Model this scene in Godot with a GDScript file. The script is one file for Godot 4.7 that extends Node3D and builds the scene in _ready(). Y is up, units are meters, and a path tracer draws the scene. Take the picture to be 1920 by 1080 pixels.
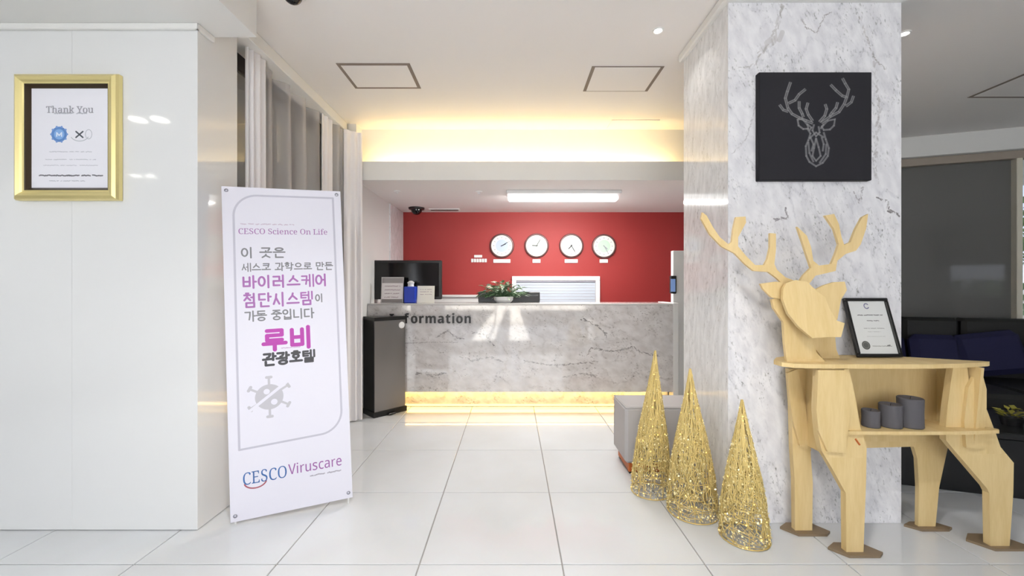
extends Node3D
# A hotel lobby: reception desk with red wall, marble pillar, plywood deer shelf. y up, metres; the eye stands at (0, 1.25, 0) and looks along -z.

const EYE := 1.25
const F := 760.0
var taken := {}
var M := {}
var rng := RandomNumberGenerator.new()


func _ready():
	rng.seed = 7
	camera_and_light()
	materials()
	setting()
	reception()
	pillar_and_deer()
	left_side()
	right_side()
	small_things()


func camera_and_light():
	var cam := Camera3D.new()
	cam.name = "camera"
	cam.fov = rad_to_deg(2.0 * atan(540.0 / F))
	cam.position = Vector3(0, EYE, 0)
	cam.near = 0.05
	cam.far = 100.0
	cam.current = true
	add_child(cam)
	var e := Environment.new()
	e.background_mode = Environment.BG_SKY
	var sky := Sky.new()
	var sm := ProceduralSkyMaterial.new()
	sm.sky_top_color = Color(0.62, 0.76, 0.95)
	sm.sky_horizon_color = Color(0.93, 0.95, 1.0)
	sm.ground_horizon_color = Color(0.75, 0.75, 0.74)
	sm.ground_bottom_color = Color(0.55, 0.55, 0.54)
	sm.sky_energy_multiplier = 1.0
	sky.sky_material = sm
	e.sky = sky
	e.background_energy_multiplier = 2.2
	e.tonemap_mode = Environment.TONE_MAPPER_LINEAR
	e.tonemap_exposure = 0.69
	e.sdfgi_enabled = true
	e.ssao_enabled = true
	e.ssil_enabled = true
	var w := WorldEnvironment.new()
	w.name = "environment"
	w.environment = e
	add_child(w)
	# low sun through two bays of the entrance, on the floor behind the eye
	var sun := DirectionalLight3D.new()
	sun.name = "sun"
	sun.light_energy = 56.0
	sun.light_color = Color(1.0, 0.97, 0.92)
	sun.light_angular_distance = 0.6
	sun.shadow_enabled = true
	add_child(sun)
	sun.look_at_from_position(Vector3(0, 5.0, 8.66), Vector3(0, 0, 0))
	# daylight through the glazed entrance behind the eye
	area("entrance_daylight", Vector3(-0.6, 1.68, 5.15), Vector3(-0.4, 1.5, 0), Vector2(6.0, 1.4), Color(0.965, 0.982, 1.0), 19.0)


func area(called: String, at: Vector3, to: Vector3, size: Vector2, color: Color, energy: float, parent: Node = self, up := Vector3.UP):
	var l := AreaLight3D.new()
	l.name = called
	l.area_size = size
	l.light_color = color
	l.light_energy = energy
	l.area_range = 30.0
	l.shadow_enabled = true
	parent.add_child(l, true)
	l.look_at_from_position(at, to, up)
	return l


# ---------------------------------------------------------------- helpers

func P(x: float, y: float, z: float) -> Vector3:   # a point of the room from where it is seen and how far off it lies
	return Vector3((x - 960.0) / F * z, EYE - (y - 540.0) / F * z, -z)


func numbered(called: String) -> String:
	if not taken.has(called):
		taken[called] = 0
		return called
	taken[called] += 1
	return "%s_%03d" % [called, taken[called]]


func tag(o: Node, label: String, category := "", group := "", kind := ""):
	if label:
		o.set_meta("label", label)
	if category:
		o.set_meta("category", category)
	if group:
		o.set_meta("group", group)
	if kind:
		o.set_meta("kind", kind)
	return o


func thing(called: String, label: String, category: String, at := Vector3.ZERO, turn := 0.0, group := "") -> Node3D:
	var o := Node3D.new()
	o.name = numbered(called)
	add_child(o, true)
	o.position = at
	o.rotation.y = turn
	tag(o, label, category, group)
	return o


func root_of(n: Node3D) -> Transform3D:
	var t := n.transform
	var p = n.get_parent()
	while p is Node3D and p != self:
		t = p.transform * t
		p = p.get_parent()
	return t


# commits a shape given in room coordinates as one named mesh under a thing (or at top level, put at its own base)
func obj(called: String, st: SurfaceTool, mat: Material, parent: Node = self, label := "") -> MeshInstance3D:
	var m := st.commit()
	return put(called, m, mat, parent, label)


func put(called: String, m: ArrayMesh, mat: Material, parent: Node = self, label := "") -> MeshInstance3D:
	var o := MeshInstance3D.new()
	var shift := Transform3D()
	if parent == self:
		var b := m.get_aabb()
		o.position = Vector3(b.position.x + b.size.x / 2, b.position.y, b.position.z + b.size.z / 2)
		shift = Transform3D(Basis(), -o.position)
	else:
		shift = root_of(parent).affine_inverse()
	var st := SurfaceTool.new()
	st.append_from(m, 0, shift)
	o.mesh = st.commit()
	o.material_override = mat
	o.name = numbered(called) if parent == self else called
	parent.add_child(o, true)
	if label:
		o.set_meta("label", label)
	return o


# the same for a shape already given in its parent's own axes
func own(called: String, st: SurfaceTool, mat: Material, parent: Node, label := "") -> MeshInstance3D:
	var o := MeshInstance3D.new()
	o.mesh = st.commit()
	o.material_override = mat
	o.name = called
	parent.add_child(o, true)
	if label:
		o.set_meta("label", label)
	return o


func struct(called: String, st: SurfaceTool, mat: Material, label: String, category: String) -> MeshInstance3D:
	var o := obj(called, st, mat)
	tag(o, label, category, "", "structure")
	return o


func start() -> SurfaceTool:
	var st := SurfaceTool.new()
	st.begin(Mesh.PRIMITIVE_TRIANGLES)
	st.set_smooth_group(-1)
	return st


func tri(st: SurfaceTool, a: Vector3, b: Vector3, c: Vector3, out: Vector3):   # turned so that its front looks along out
	var n := (c - a).cross(b - a)
	if n.dot(out) < 0:
		var t := b
		b = c
		c = t
		n = -n
	n = n.normalized()
	for v in [a, b, c]:
		st.set_normal(n)
		st.set_uv(Vector2.ZERO)
		st.add_vertex(v)


func quad(st: SurfaceTool, a: Vector3, b: Vector3, c: Vector3, d: Vector3, out: Vector3):
	tri(st, a, b, c, out)
	tri(st, a, c, d, out)


func box(st: SurfaceTool, lo: Vector3, hi: Vector3, r := 0.0, t := Transform3D()):
	var c := (lo + hi) / 2
	var h := (hi - lo) / 2
	r = minf(r, minf(h.x, minf(h.y, h.z)) * 0.9)
	var k := t.basis
	for axis in 3:
		var u := (axis + 1) % 3
		var v := (axis + 2) % 3
		for s in [-1.0, 1.0]:
			var q := []
			for uv in [[-1, -1], [1, -1], [1, 1], [-1, 1]]:
				var p := Vector3.ZERO
				p[axis] = s * h[axis]
				p[u] = uv[0] * (h[u] - r)
				p[v] = uv[1] * (h[v] - r)
				q.append(t * (c + p))
			var n := Vector3.ZERO
			n[axis] = s
			quad(st, q[0], q[1], q[2], q[3], k * n)
	if r <= 0.0:
		return
	for axis in 3:
		var u := (axis + 1) % 3
		var v := (axis + 2) % 3
		for su in [-1.0, 1.0]:
			for sv in [-1.0, 1.0]:
				var q := []
				for e in [[-1, 0], [1, 0], [1, 1], [-1, 1]]:
					var p := Vector3.ZERO
					p[axis] = e[0] * (h[axis] - r)
					p[u] = su * (h[u] - (r if e[1] else 0.0))
					p[v] = sv * (h[v] - (0.0 if e[1] else r))
					q.append(t * (c + p))
				var n := Vector3.ZERO
				n[u] = su
				n[v] = sv
				quad(st, q[0], q[1], q[2], q[3], k * n)
	for sx in [-1.0, 1.0]:
		for sy in [-1.0, 1.0]:
			for sz in [-1.0, 1.0]:
				var s := Vector3(sx, sy, sz)
				var q := []
				for axis in 3:
					var p := s * (h - Vector3(r, r, r))
					p[axis] = s[axis] * h[axis]
					q.append(t * (c + p))
				tri(st, q[0], q[1], q[2], k * s)


func boxed(lo: Vector3, hi: Vector3, r := 0.0) -> SurfaceTool:
	var st := start()
	box(st, lo, hi, r)
	return st


# box between two corners given as x, height, distance ahead
func slab(x0: float, x1: float, y0: float, y1: float, d0: float, d1: float, r := 0.0) -> SurfaceTool:
	return boxed(Vector3(x0, y0, -d1), Vector3(x1, y1, -d0), r)


# a flat outline (points in space, all in one plane) given thickness along `back`
func sheet(st: SurfaceTool, pts: PackedVector3Array, back: Vector3):
	var n := Vector3.ZERO
	for i in pts.size():
		n += pts[i].cross(pts[(i + 1) % pts.size()])
	n = n.normalized()
	var u := (pts[1] - pts[0]).normalized()
	var v := n.cross(u)
	var flat := PackedVector2Array()
	for p in pts:
		flat.append(Vector2(p.dot(u), p.dot(v)))
	var idx := Geometry2D.triangulate_polygon(flat)
	var ccw := not Geometry2D.is_polygon_clockwise(flat)
	for i in range(0, idx.size(), 3):
		tri(st, pts[idx[i]], pts[idx[i + 1]], pts[idx[i + 2]], -back)
		tri(st, pts[idx[i]] + back, pts[idx[i + 1]] + back, pts[idx[i + 2]] + back, back)
	for i in pts.size():
		var a := pts[i]
		var b := pts[(i + 1) % pts.size()]
		var out := (b - a).cross(n)
		if not ccw:
			out = -out
		quad(st, a, b, b + back, a + back, out)


# an outline traced where it is seen, standing at distance z, thick away from the eye
func plate(st: SurfaceTool, px: Array, z: float, thick: float):
	var pts := PackedVector3Array()
	for i in range(0, px.size(), 2):
		pts.append(P(px[i], px[i + 1], z))
	sheet(st, pts, Vector3(0, 0, -thick))


# the same on a plane that leans: distance z0 at height-line y0, z1 at y1
func leaning_plate(st: SurfaceTool, px: Array, y0: float, z0: float, y1: float, z1: float, thick: float):
	var pts := PackedVector3Array()
	for i in range(0, px.size(), 2):
		var inv := lerpf(1.0 / z0, 1.0 / z1, (px[i + 1] - y0) / (y1 - y0))
		pts.append(P(px[i], px[i + 1], 1.0 / inv))
	var n := Vector3.ZERO
	for i in pts.size():
		n += pts[i].cross(pts[(i + 1) % pts.size()])
	n = n.normalized()
	if n.z > 0:
		n = -n
	sheet(st, pts, n * thick)


# a profile of (radius, height) pairs turned round the upright axis through `at`
func lathe(st: SurfaceTool, at: Vector3, prof: Array, seg := 32, smooth := true):
	st.set_smooth_group(0 if smooth else -1)
	for i in prof.size() - 1:
		var a: Vector2 = prof[i]
		var b: Vector2 = prof[i + 1]
		var nn := Vector2(b.y - a.y, a.x - b.x).normalized()   # outward in (radial, up)
		for k in seg:
			var t0 := TAU * k / seg
			var t1 := TAU * (k + 1) / seg
			var q := [[a, t0], [b, t0], [b, t1], [a, t1]]
			var vs := []
			var ns := []
			for e in q:
				var p: Vector2 = e[0]
				vs.append(at + Vector3(cos(e[1]) * p.x, p.y, sin(e[1]) * p.x))
				ns.append(Vector3(cos(e[1]) * nn.x, nn.y, sin(e[1]) * nn.x))
			for tr in [[0, 1, 2], [0, 2, 3]]:
				if (vs[tr[2]] - vs[tr[0]]).cross(vs[tr[1]] - vs[tr[0]]).dot(ns[tr[0]] + ns[tr[2]]) < 0:
					tr = [tr[0], tr[2], tr[1]]
				for j in tr:
					st.set_normal(ns[j])
					st.set_uv(Vector2.ZERO)
					st.add_vertex(vs[j])


# a round bar along a path
func tube(st: SurfaceTool, path: Array, r: float, seg := 8, closed := false):
	var n := path.size()
	var rings := []
	for i in n:
		var a: Vector3 = path[(i - 1 + n) % n] if closed or i > 0 else path[i]
		var b: Vector3 = path[(i + 1) % n] if closed or i < n - 1 else path[i]
		var d := (b - a).normalized()
		var u := d.cross(Vector3.UP if absf(d.y) < 0.9 else Vector3.RIGHT).normalized()
		var v := d.cross(u)
		var ring := []
		for k in seg:
			var t := TAU * k / seg
			ring.append([path[i] + (u * cos(t) + v * sin(t)) * r, u * cos(t) + v * sin(t)])
		rings.append(ring)
	for i in (n if closed else n - 1):
		var ra = rings[i]
		var rb = rings[(i + 1) % n]
		for k in seg:
			var k2 := (k + 1) % seg
			var q := [ra[k], ra[k2], rb[k2], rb[k]]
			for tr in [[0, 1, 2], [0, 2, 3]]:
				var mid: Vector3 = q[tr[0]][1] + q[tr[1]][1] + q[tr[2]][1]
				if (q[tr[2]][0] - q[tr[0]][0]).cross(q[tr[1]][0] - q[tr[0]][0]).dot(mid) < 0:
					tr = [tr[0], tr[2], tr[1]]
				for j in tr:
					st.set_normal(q[j][1])
					st.set_uv(Vector2.ZERO)
					st.add_vertex(q[j][0])
	if not closed:
		for e in [[0, -1.0], [n - 1, 1.0]]:
			var ring = rings[e[0]]
			var d: Vector3 = (path[1] - path[0]).normalized() if e[0] == 0 else (path[n - 1] - path[n - 2]).normalized()
			for k in range(1, seg - 1):
				tri(st, ring[0][0], ring[k][0], ring[k + 1][0], d * e[1])


# a printed face: a rectangle with its picture, corners top left, top right, bottom right, bottom left
func printed(a: Vector3, b: Vector3, c: Vector3, d: Vector3) -> SurfaceTool:
	var st := start()
	var n := (d - a).cross(b - a).normalized()
	var uv := [Vector2(0, 0), Vector2(1, 0), Vector2(1, 1), Vector2(0, 1)]
	var p := [a, b, c, d]
	for i in [0, 1, 2, 0, 2, 3]:
		st.set_normal(n)
		st.set_uv(uv[i])
		st.add_vertex(p[i])
	return st


func letters(text: String, height: float, depth: float, font := "Droid Sans", bold := false) -> ArrayMesh:
	var t := TextMesh.new()
	t.text = text
	var f := SystemFont.new()
	f.font_names = PackedStringArray([font])
	f.font_weight = 700 if bold else 400
	t.font = f
	t.font_size = 64
	t.pixel_size = height / 46.0
	t.depth = depth
	t.horizontal_alignment = HORIZONTAL_ALIGNMENT_LEFT
	t.curve_step = 2.0
	var ref: TextMesh = t.duplicate()
	ref.text = "H"
	var down := Transform3D(Basis(), Vector3(0, -ref.get_aabb().position.y, 0))   # the baseline lies at zero
	var st := SurfaceTool.new()
	for s in t.get_surface_count():
		st.append_from(t, s, down)
	return st.commit()


# ---------------------------------------------------------------- materials

func mat(color: Color, rough := 0.6, metal := 0.0, spec := 0.5) -> StandardMaterial3D:
	var m := StandardMaterial3D.new()
	m.albedo_color = color
	m.roughness = rough
	m.metallic = metal
	m.metallic_specular = spec
	return m


func glow(color: Color, energy: float) -> StandardMaterial3D:
	var m := mat(color, 0.5)
	m.emission_enabled = true
	m.emission = color
	m.emission_energy_multiplier = energy
	return m


func noise(s: int, freq: float, oct := 4, ridged := false, warp := 0.0) -> FastNoiseLite:
	var n := FastNoiseLite.new()
	n.seed = s
	n.noise_type = FastNoiseLite.TYPE_SIMPLEX_SMOOTH
	n.frequency = freq
	n.fractal_type = FastNoiseLite.FRACTAL_RIDGED if ridged else FastNoiseLite.FRACTAL_FBM
	n.fractal_octaves = oct
	if warp > 0.0:
		n.domain_warp_enabled = true
		n.domain_warp_amplitude = warp
		n.domain_warp_frequency = freq * 1.5
		n.domain_warp_fractal_octaves = 3
	return n


# veined stone: soft clouds, thin veins and flecks that run along a slanted direction
func marble(w: int, h: int, s: int, px: float, base: Color, vein: Color, deep: Color, slant: float, stretch: float, amount: float) -> Image:
	var big := noise(s, 0.0042 * px, 5, true, 70.0 / px)
	var fine := noise(s + 1, 0.016 * px, 4, true, 22.0 / px)
	var where := noise(s + 2, 0.0038 * px, 3, false, 60.0 / px)
	var cloud := noise(s + 3, 0.009 * px, 5, false, 30.0 / px)
	var fleck := noise(s + 4, 0.034 * px, 3)
	var bytes := PackedByteArray()
	bytes.resize(w * h * 3)
	var ca := cos(slant)
	var sa := sin(slant)
	var i := 0
	for y in h:
		for x in w:
			var u := x * ca + y * sa
			var v := (-x * sa + y * ca) * stretch
			var k := clampf(where.get_noise_2d(u, v) * 1.6 + 0.42, 0.0, 1.0)
			var a := clampf((big.get_noise_2d(u, v) - 0.52) * 2.6, 0.0, 1.0)
			var b := clampf((fine.get_noise_2d(u, v) - 0.45) * 2.4, 0.0, 1.0)
			var f := clampf((fleck.get_noise_2d(u, v) - 0.3) * 3.5, 0.0, 1.0)
			var g := clampf(cloud.get_noise_2d(u, v) * 0.9 + 0.4, 0.0, 1.0)
			var c := base.lerp(vein, clampf(g * 0.5 + amount * (a * 0.45 + b * 0.35 * k), 0.0, 1.0))
			c = c.lerp(deep, clampf(amount * (f * k * k * 0.5 + a * f * 0.6 + a * b * k * 0.4), 0.0, 0.8))
			bytes[i] = int(c.r * 255)
			bytes[i + 1] = int(c.g * 255)
			bytes[i + 2] = int(c.b * 255)
			i += 3
	return Image.create_from_data(w, h, false, Image.FORMAT_RGB8, bytes)


# one strong vein of the stone: a ragged walk along a line of points
func vein_line(im: Image, pts: Array, w: float, c: Color, strength: float, s: int):
	var r := RandomNumberGenerator.new()
	r.seed = s
	for i in range(0, pts.size() - 2, 2):
		var a := Vector2(pts[i], pts[i + 1])
		var b := Vector2(pts[i + 2], pts[i + 3])
		var n := maxi(2, int(a.distance_to(b) / maxf(w * 0.6, 3.0)))
		for k in n:
			if r.randf() < 0.2:
				continue
			var p := a.lerp(b, (k + r.randf()) / n) + Vector2(r.randf_range(-1, 1), r.randf_range(-1, 1)) * w * 0.55
			var d := (b - a).normalized().rotated(r.randf_range(-0.7, 0.7)) * r.randf_range(0.5, 1.6) * w
			stroke(im, p - d * 0.5, p + d * 0.5, w * r.randf_range(0.2, 0.75), c, strength * r.randf_range(0.3, 1.0))


# a slab whose front face carries its own stone picture
func faced(x0: float, x1: float, y0: float, y1: float, d0: float, d1: float) -> SurfaceTool:
	var st := printed(Vector3(x0, y1, -d0), Vector3(x1, y1, -d0), Vector3(x1, y0, -d0), Vector3(x0, y0, -d0))
	var a := Vector3(x0, y0, -d0)
	var b := Vector3(x1, y1, -d1)
	quad(st, Vector3(a.x, a.y, a.z), Vector3(a.x, b.y, a.z), Vector3(a.x, b.y, b.z), Vector3(a.x, a.y, b.z), Vector3.LEFT)
	quad(st, Vector3(b.x, a.y, a.z), Vector3(b.x, b.y, a.z), Vector3(b.x, b.y, b.z), Vector3(b.x, a.y, b.z), Vector3.RIGHT)
	quad(st, Vector3(a.x, b.y, a.z), Vector3(b.x, b.y, a.z), Vector3(b.x, b.y, b.z), Vector3(a.x, b.y, b.z), Vector3.UP)
	quad(st, Vector3(a.x, a.y, a.z), Vector3(b.x, a.y, a.z), Vector3(b.x, a.y, b.z), Vector3(a.x, a.y, b.z), Vector3.DOWN)
	quad(st, Vector3(a.x, a.y, b.z), Vector3(b.x, a.y, b.z), Vector3(b.x, b.y, b.z), Vector3(a.x, b.y, b.z), Vector3.FORWARD)
	return st


func grain_texture(size: int, s: int, a: Color, b: Color, stretch: float) -> ImageTexture:
	var n := noise(s, 0.012, 4)
	var f := noise(s + 1, 0.08, 3)
	var bytes := PackedByteArray()
	bytes.resize(size * size * 3)
	var i := 0
	for y in size:
		for x in size:
			var k := clampf(0.5 + n.get_noise_2d(x, y * stretch) * 0.8 + f.get_noise_2d(x, y * stretch) * 0.35, 0.0, 1.0)
			var c := a.lerp(b, k)
			bytes[i] = int(c.r * 255)
			bytes[i + 1] = int(c.g * 255)
			bytes[i + 2] = int(c.b * 255)
			i += 3
	return ImageTexture.create_from_image(Image.create_from_data(size, size, false, Image.FORMAT_RGB8, bytes))


func triplanar(m: StandardMaterial3D, scale: Vector3, offset := Vector3.ZERO) -> StandardMaterial3D:
	m.uv1_triplanar = true
	m.uv1_world_triplanar = true
	m.uv1_triplanar_sharpness = 8.0
	m.uv1_scale = scale
	m.uv1_offset = offset
	return m


func materials():
	M.white_paint = mat(Color(0.9, 0.9, 0.895), 0.7)
	M.ceiling = mat(Color(0.93, 0.92, 0.915), 0.85)
	M.wall_panel = mat(Color(0.89, 0.895, 0.9), 0.06, 0.0, 0.6)
	M.tile = mat(Color(0.85, 0.865, 0.885), 0.06, 0.0, 0.5)
	var worn := NoiseTexture2D.new()
	worn.noise = noise(31, 0.006, 4)
	worn.width = 512
	worn.height = 512
	worn.seamless = true
	var ramp := Gradient.new()
	ramp.set_color(0, Color(0.97, 0.965, 0.955))
	ramp.set_color(1, Color(1, 1, 1))
	worn.color_ramp = ramp
	M.tile.albedo_texture = worn
	triplanar(M.tile, Vector3(0.45, 0.45, 0.45))
	M.grout = mat(Color(0.6, 0.59, 0.585), 0.9)
	M.red = mat(Color(0.6, 0.17, 0.165), 0.6)
	M.dark_gap = mat(Color(0.2, 0.18, 0.17), 0.8)
	# pillar front: 683 by 2048 pixels for 0.92 by 2.77 m
	var light := Color(0.945, 0.945, 0.96)
	var im := marble(683, 2048, 11, 1.0, light, Color(0.78, 0.78, 0.81), Color(0.47, 0.48, 0.48), 1.25, 2.2, 0.95)
	var q := func(px: Array) -> Array:
		var o := []
		for i in range(0, px.size(), 2):
			o.append_array([(px[i] - 1365.0) * 2.1, (px[i + 1] - 5.0) * 2.1])
		return o
	vein_line(im, q.call([1465, 8, 1460, 40, 1452, 62, 1446, 82, 1424, 100, 1420, 112]), 16, Color(0.6, 0.585, 0.58), 0.55, 1)
	vein_line(im, q.call([1462, 52, 1456, 80]), 34, Color(0.68, 0.665, 0.66), 0.55, 2)
	vein_line(im, q.call([1448, 74, 1440, 92]), 28, Color(0.7, 0.685, 0.68), 0.55, 3)
	vein_line(im, q.call([1420, 112, 1412, 122, 1388, 128]), 8, Color(0.58, 0.57, 0.57), 0.5, 4)
	vein_line(im, q.call([1502, 36, 1512, 52, 1532, 62, 1546, 30, 1560, 22]), 5, Color(0.5, 0.48, 0.48), 0.55, 5)
	vein_line(im, q.call([1610, 30, 1632, 90, 1642, 112, 1660, 130]), 7, Color(0.58, 0.56, 0.56), 0.5, 6)
	vein_line(im, q.call([1645, 370, 1662, 378, 1668, 395, 1688, 402]), 9, Color(0.32, 0.3, 0.31), 0.75, 7)
	vein_line(im, q.call([1640, 120, 1650, 200, 1640, 300, 1646, 340]), 12, Color(0.6, 0.58, 0.59), 0.4, 8)
	vein_line(im, q.call([1472, 390, 1478, 408, 1450, 412]), 8, Color(0.4, 0.38, 0.4), 0.6, 9)
	vein_line(im, q.call([1372, 290, 1400, 260, 1416, 200]), 6, Color(0.62, 0.61, 0.63), 0.4, 10)
	vein_line(im, q.call([1600, 360, 1612, 380, 1618, 350]), 7, Color(0.45, 0.43, 0.45), 0.5, 13)
	M.pillar = picture(im, 0.08)
	M.pillar_side = mat(Color(1, 1, 1), 0.07)
	var im2 := marble(512, 1024, 17, 2.0, Color(0.92, 0.925, 0.935), Color(0.76, 0.765, 0.775), Color(0.5, 0.49, 0.49), 1.5, 3.4, 0.7)
	M.pillar_side.albedo_texture = ImageTexture.create_from_image(im2)
	triplanar(M.pillar_side, Vector3(0.7, 0.355, 0.7), Vector3(0.2, 0.0, 0.3))
	# counter front: 2048 by 600 pixels for 3.15 by 0.9 m
	im = marble(2048, 600, 23, 1.1, Color(0.885, 0.875, 0.875), Color(0.72, 0.7, 0.695), Color(0.38, 0.36, 0.36), 0.4, 1.5, 0.9)
	q = func(px: Array) -> Array:
		var o := []
		for i in range(0, px.size(), 2):
			o.append_array([(px[i] - 690.0) * 3.56, (px[i + 1] - 569.0) * 3.6])
		return o
	var dk := Color(0.36, 0.34, 0.34)
	vein_line(im, q.call([1092, 596, 1108, 600, 1124, 608, 1141, 629]), 12, dk, 0.8, 1)
	vein_line(im, q.call([1104, 664, 1112, 650, 1148, 658, 1190, 650, 1206, 660, 1240, 666]), 11, dk, 0.5, 2)
	vein_line(im, q.call([985, 676, 1036, 685, 1100, 680, 1124, 676]), 9, dk, 0.55, 3)
	vein_line(im, q.call([886, 620, 912, 626, 930, 650]), 10, dk, 0.55, 4)
	vein_line(im, q.call([820, 630, 840, 618, 860, 632, 874, 634]), 9, dk, 0.5, 5)
	vein_line(im, q.call([780, 700, 812, 704, 838, 700]), 12, dk, 0.6, 6)
	vein_line(im, q.call([864, 668, 890, 676, 920, 668, 946, 678]), 10, dk, 0.4, 7)
	vein_line(im, q.call([1060, 708, 1090, 700, 1120, 704]), 10, dk, 0.4, 8)
	vein_line(im, q.call([760, 642, 820, 640, 860, 640]), 5, dk, 0.4, 9)
	M.counter = picture(im, 0.05)
	M.counter.metallic_specular = 0.7
	M.counter_edge = mat(Color(0.8, 0.79, 0.785), 0.08)
	M.kick = mat(Color(1, 1, 1), 0.1)
	M.kick.albedo_texture = ImageTexture.create_from_image(marble(512, 512, 29, 2.0, Color(0.83, 0.82, 0.81), Color(0.64, 0.62, 0.6), Color(0.35, 0.32, 0.3), 0.4, 1.5, 1.0))
	triplanar(M.kick, Vector3(0.8, 0.8, 0.8))
	M.wood = mat(Color(1, 1, 1), 0.55)
	M.wood.albedo_texture = grain_texture(512, 41, Color(0.835, 0.73, 0.515), Color(0.875, 0.78, 0.58), 0.12)
	triplanar(M.wood, Vector3(2.2, 2.2, 2.2))
	M.foot = mat(Color(0.5, 0.43, 0.34), 0.5)
	M.gold = mat(Color(0.93, 0.87, 0.62), 0.3, 0.7)
	M.gold_tinsel = mat(Color(0.86, 0.77, 0.5), 0.4, 0.25)
	M.gold_flake = mat(Color(0.98, 0.93, 0.72), 0.3, 0.2)
	M.gold_wire = mat(Color(0.85, 0.75, 0.48), 0.4, 0.4)
	M.fairy = glow(Color(1.0, 0.86, 0.5), 2.2)
	M.black = mat(Color(0.06, 0.06, 0.065), 0.4)
	M.screen_black = mat(Color(0.035, 0.035, 0.045), 0.12)
	M.canvas_black = mat(Color(0.075, 0.075, 0.1), 0.9)
	M.grey_fabric = mat(Color(0.7, 0.69, 0.695), 0.9)
	M.asphalt = mat(Color(0.3, 0.3, 0.3), 0.9)
	M.orange_wood = mat(Color(0.72, 0.38, 0.16), 0.5)
	M.steel = mat(Color(0.55, 0.535, 0.53), 0.28, 0.7)
	M.bin_dark = mat(Color(0.13, 0.13, 0.13), 0.35, 0.2)
	M.white_plastic = mat(Color(0.9, 0.9, 0.9), 0.4)
	M.blue_plastic = mat(Color(0.13, 0.24, 0.7), 0.35)
	M.slate = mat(Color(0.33, 0.325, 0.345), 0.8)
	M.slate_dark = mat(Color(0.2, 0.19, 0.21), 0.8)
	M.leather = mat(Color(0.09, 0.088, 0.085), 0.45)
	M.navy = mat(Color(0.07, 0.075, 0.24), 0.8)
	M.table_black = mat(Color(0.06, 0.062, 0.07), 0.3)
	M.dark_glass = mat(Color(0.41, 0.41, 0.405), 0.04)
	M.taupe = mat(Color(0.62, 0.58, 0.54), 0.5)
	M.frame_metal = mat(Color(0.3, 0.28, 0.27), 0.4, 0.4)
	M.leaf = mat(Color(0.3, 0.42, 0.28), 0.5)
	M.leaf_pale = mat(Color(0.8, 0.86, 0.78), 0.5)
	M.leaf_green = mat(Color(0.36, 0.55, 0.2), 0.6)
	M.hatch_seam = mat(Color(0.5, 0.455, 0.425), 0.8)
	M.corridor = mat(Color(0.3, 0.27, 0.27), 0.8)
	M.sheer = mat(Color(0.97, 0.95, 0.95, 0.32), 0.9)
	M.sheer.transparency = BaseMaterial3D.TRANSPARENCY_ALPHA
	M.sheer.cull_mode = BaseMaterial3D.CULL_DISABLED
	M.drape = mat(Color(0.96, 0.95, 0.96), 0.9)
	M.drape.cull_mode = BaseMaterial3D.CULL_DISABLED
	M.drape.backlight_enabled = true
	M.drape.backlight = Color(0.3, 0.28, 0.27)
	M.pane = mat(Color(0.85, 0.87, 0.87, 0.12), 0.02)
	M.pane.transparency = BaseMaterial3D.TRANSPARENCY_ALPHA
	M.led_warm = glow(Color(1.0, 0.88, 0.6), 2.0)
	M.led_white = glow(Color(1.0, 1.0, 1.0), 3.0)
	M.lamp_face = glow(Color(1.0, 0.98, 0.94), 30.0)
	M.dark_letter = mat(Color(0.12, 0.11, 0.11), 0.4)
	M.blue_letter = mat(Color(0.2, 0.38, 0.62), 0.6)
	M.violet_letter = mat(Color(0.58, 0.36, 0.62), 0.6)
	M.grey_letter = mat(Color(0.6, 0.6, 0.64), 0.6)
	M.red_letter = mat(Color(0.6, 0.25, 0.28), 0.6)


# ---------------------------------------------------------------- drawing for flat print

func paper(w: int, h: int, c: Color) -> Image:
	var im := Image.create(w, h, false, Image.FORMAT_RGB8)
	im.fill(c)
	return im


func stroke(im: Image, a: Vector2, b: Vector2, w: float, c: Color, strength := 1.0):
	var lo := Vector2(minf(a.x, b.x), minf(a.y, b.y)) - Vector2(w, w)
	var hi := Vector2(maxf(a.x, b.x), maxf(a.y, b.y)) + Vector2(w, w)
	var d := b - a
	var l2 := maxf(d.length_squared(), 1e-6)
	for y in range(maxi(0, int(lo.y)), mini(im.get_height(), int(hi.y) + 2)):
		for x in range(maxi(0, int(lo.x)), mini(im.get_width(), int(hi.x) + 2)):
			var p := Vector2(x + 0.5, y + 0.5)
			var t := clampf((p - a).dot(d) / l2, 0.0, 1.0)
			var k := clampf(w / 2 + 0.7 - p.distance_to(a + d * t), 0.0, 1.0) * strength
			if k > 0.0:
				im.set_pixel(x, y, im.get_pixel(x, y).lerp(c, k))


func line(im: Image, pts: Array, w: float, c: Color, strength := 1.0):
	for i in pts.size() - 1:
		stroke(im, pts[i], pts[i + 1], w, c, strength)


func ring(im: Image, c: Vector2, rx: float, ry: float, w: float, col: Color, from := 0.0, to := TAU, strength := 1.0):
	var pts := []
	for k in 29:
		var t := lerpf(from, to, k / 28.0)
		pts.append(c + Vector2(cos(t) * rx, sin(t) * ry))
	line(im, pts, w, col, strength)


func disc(im: Image, c: Vector2, r: float, col: Color):
	stroke(im, c, c + Vector2(0.01, 0), r * 2, col)


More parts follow.
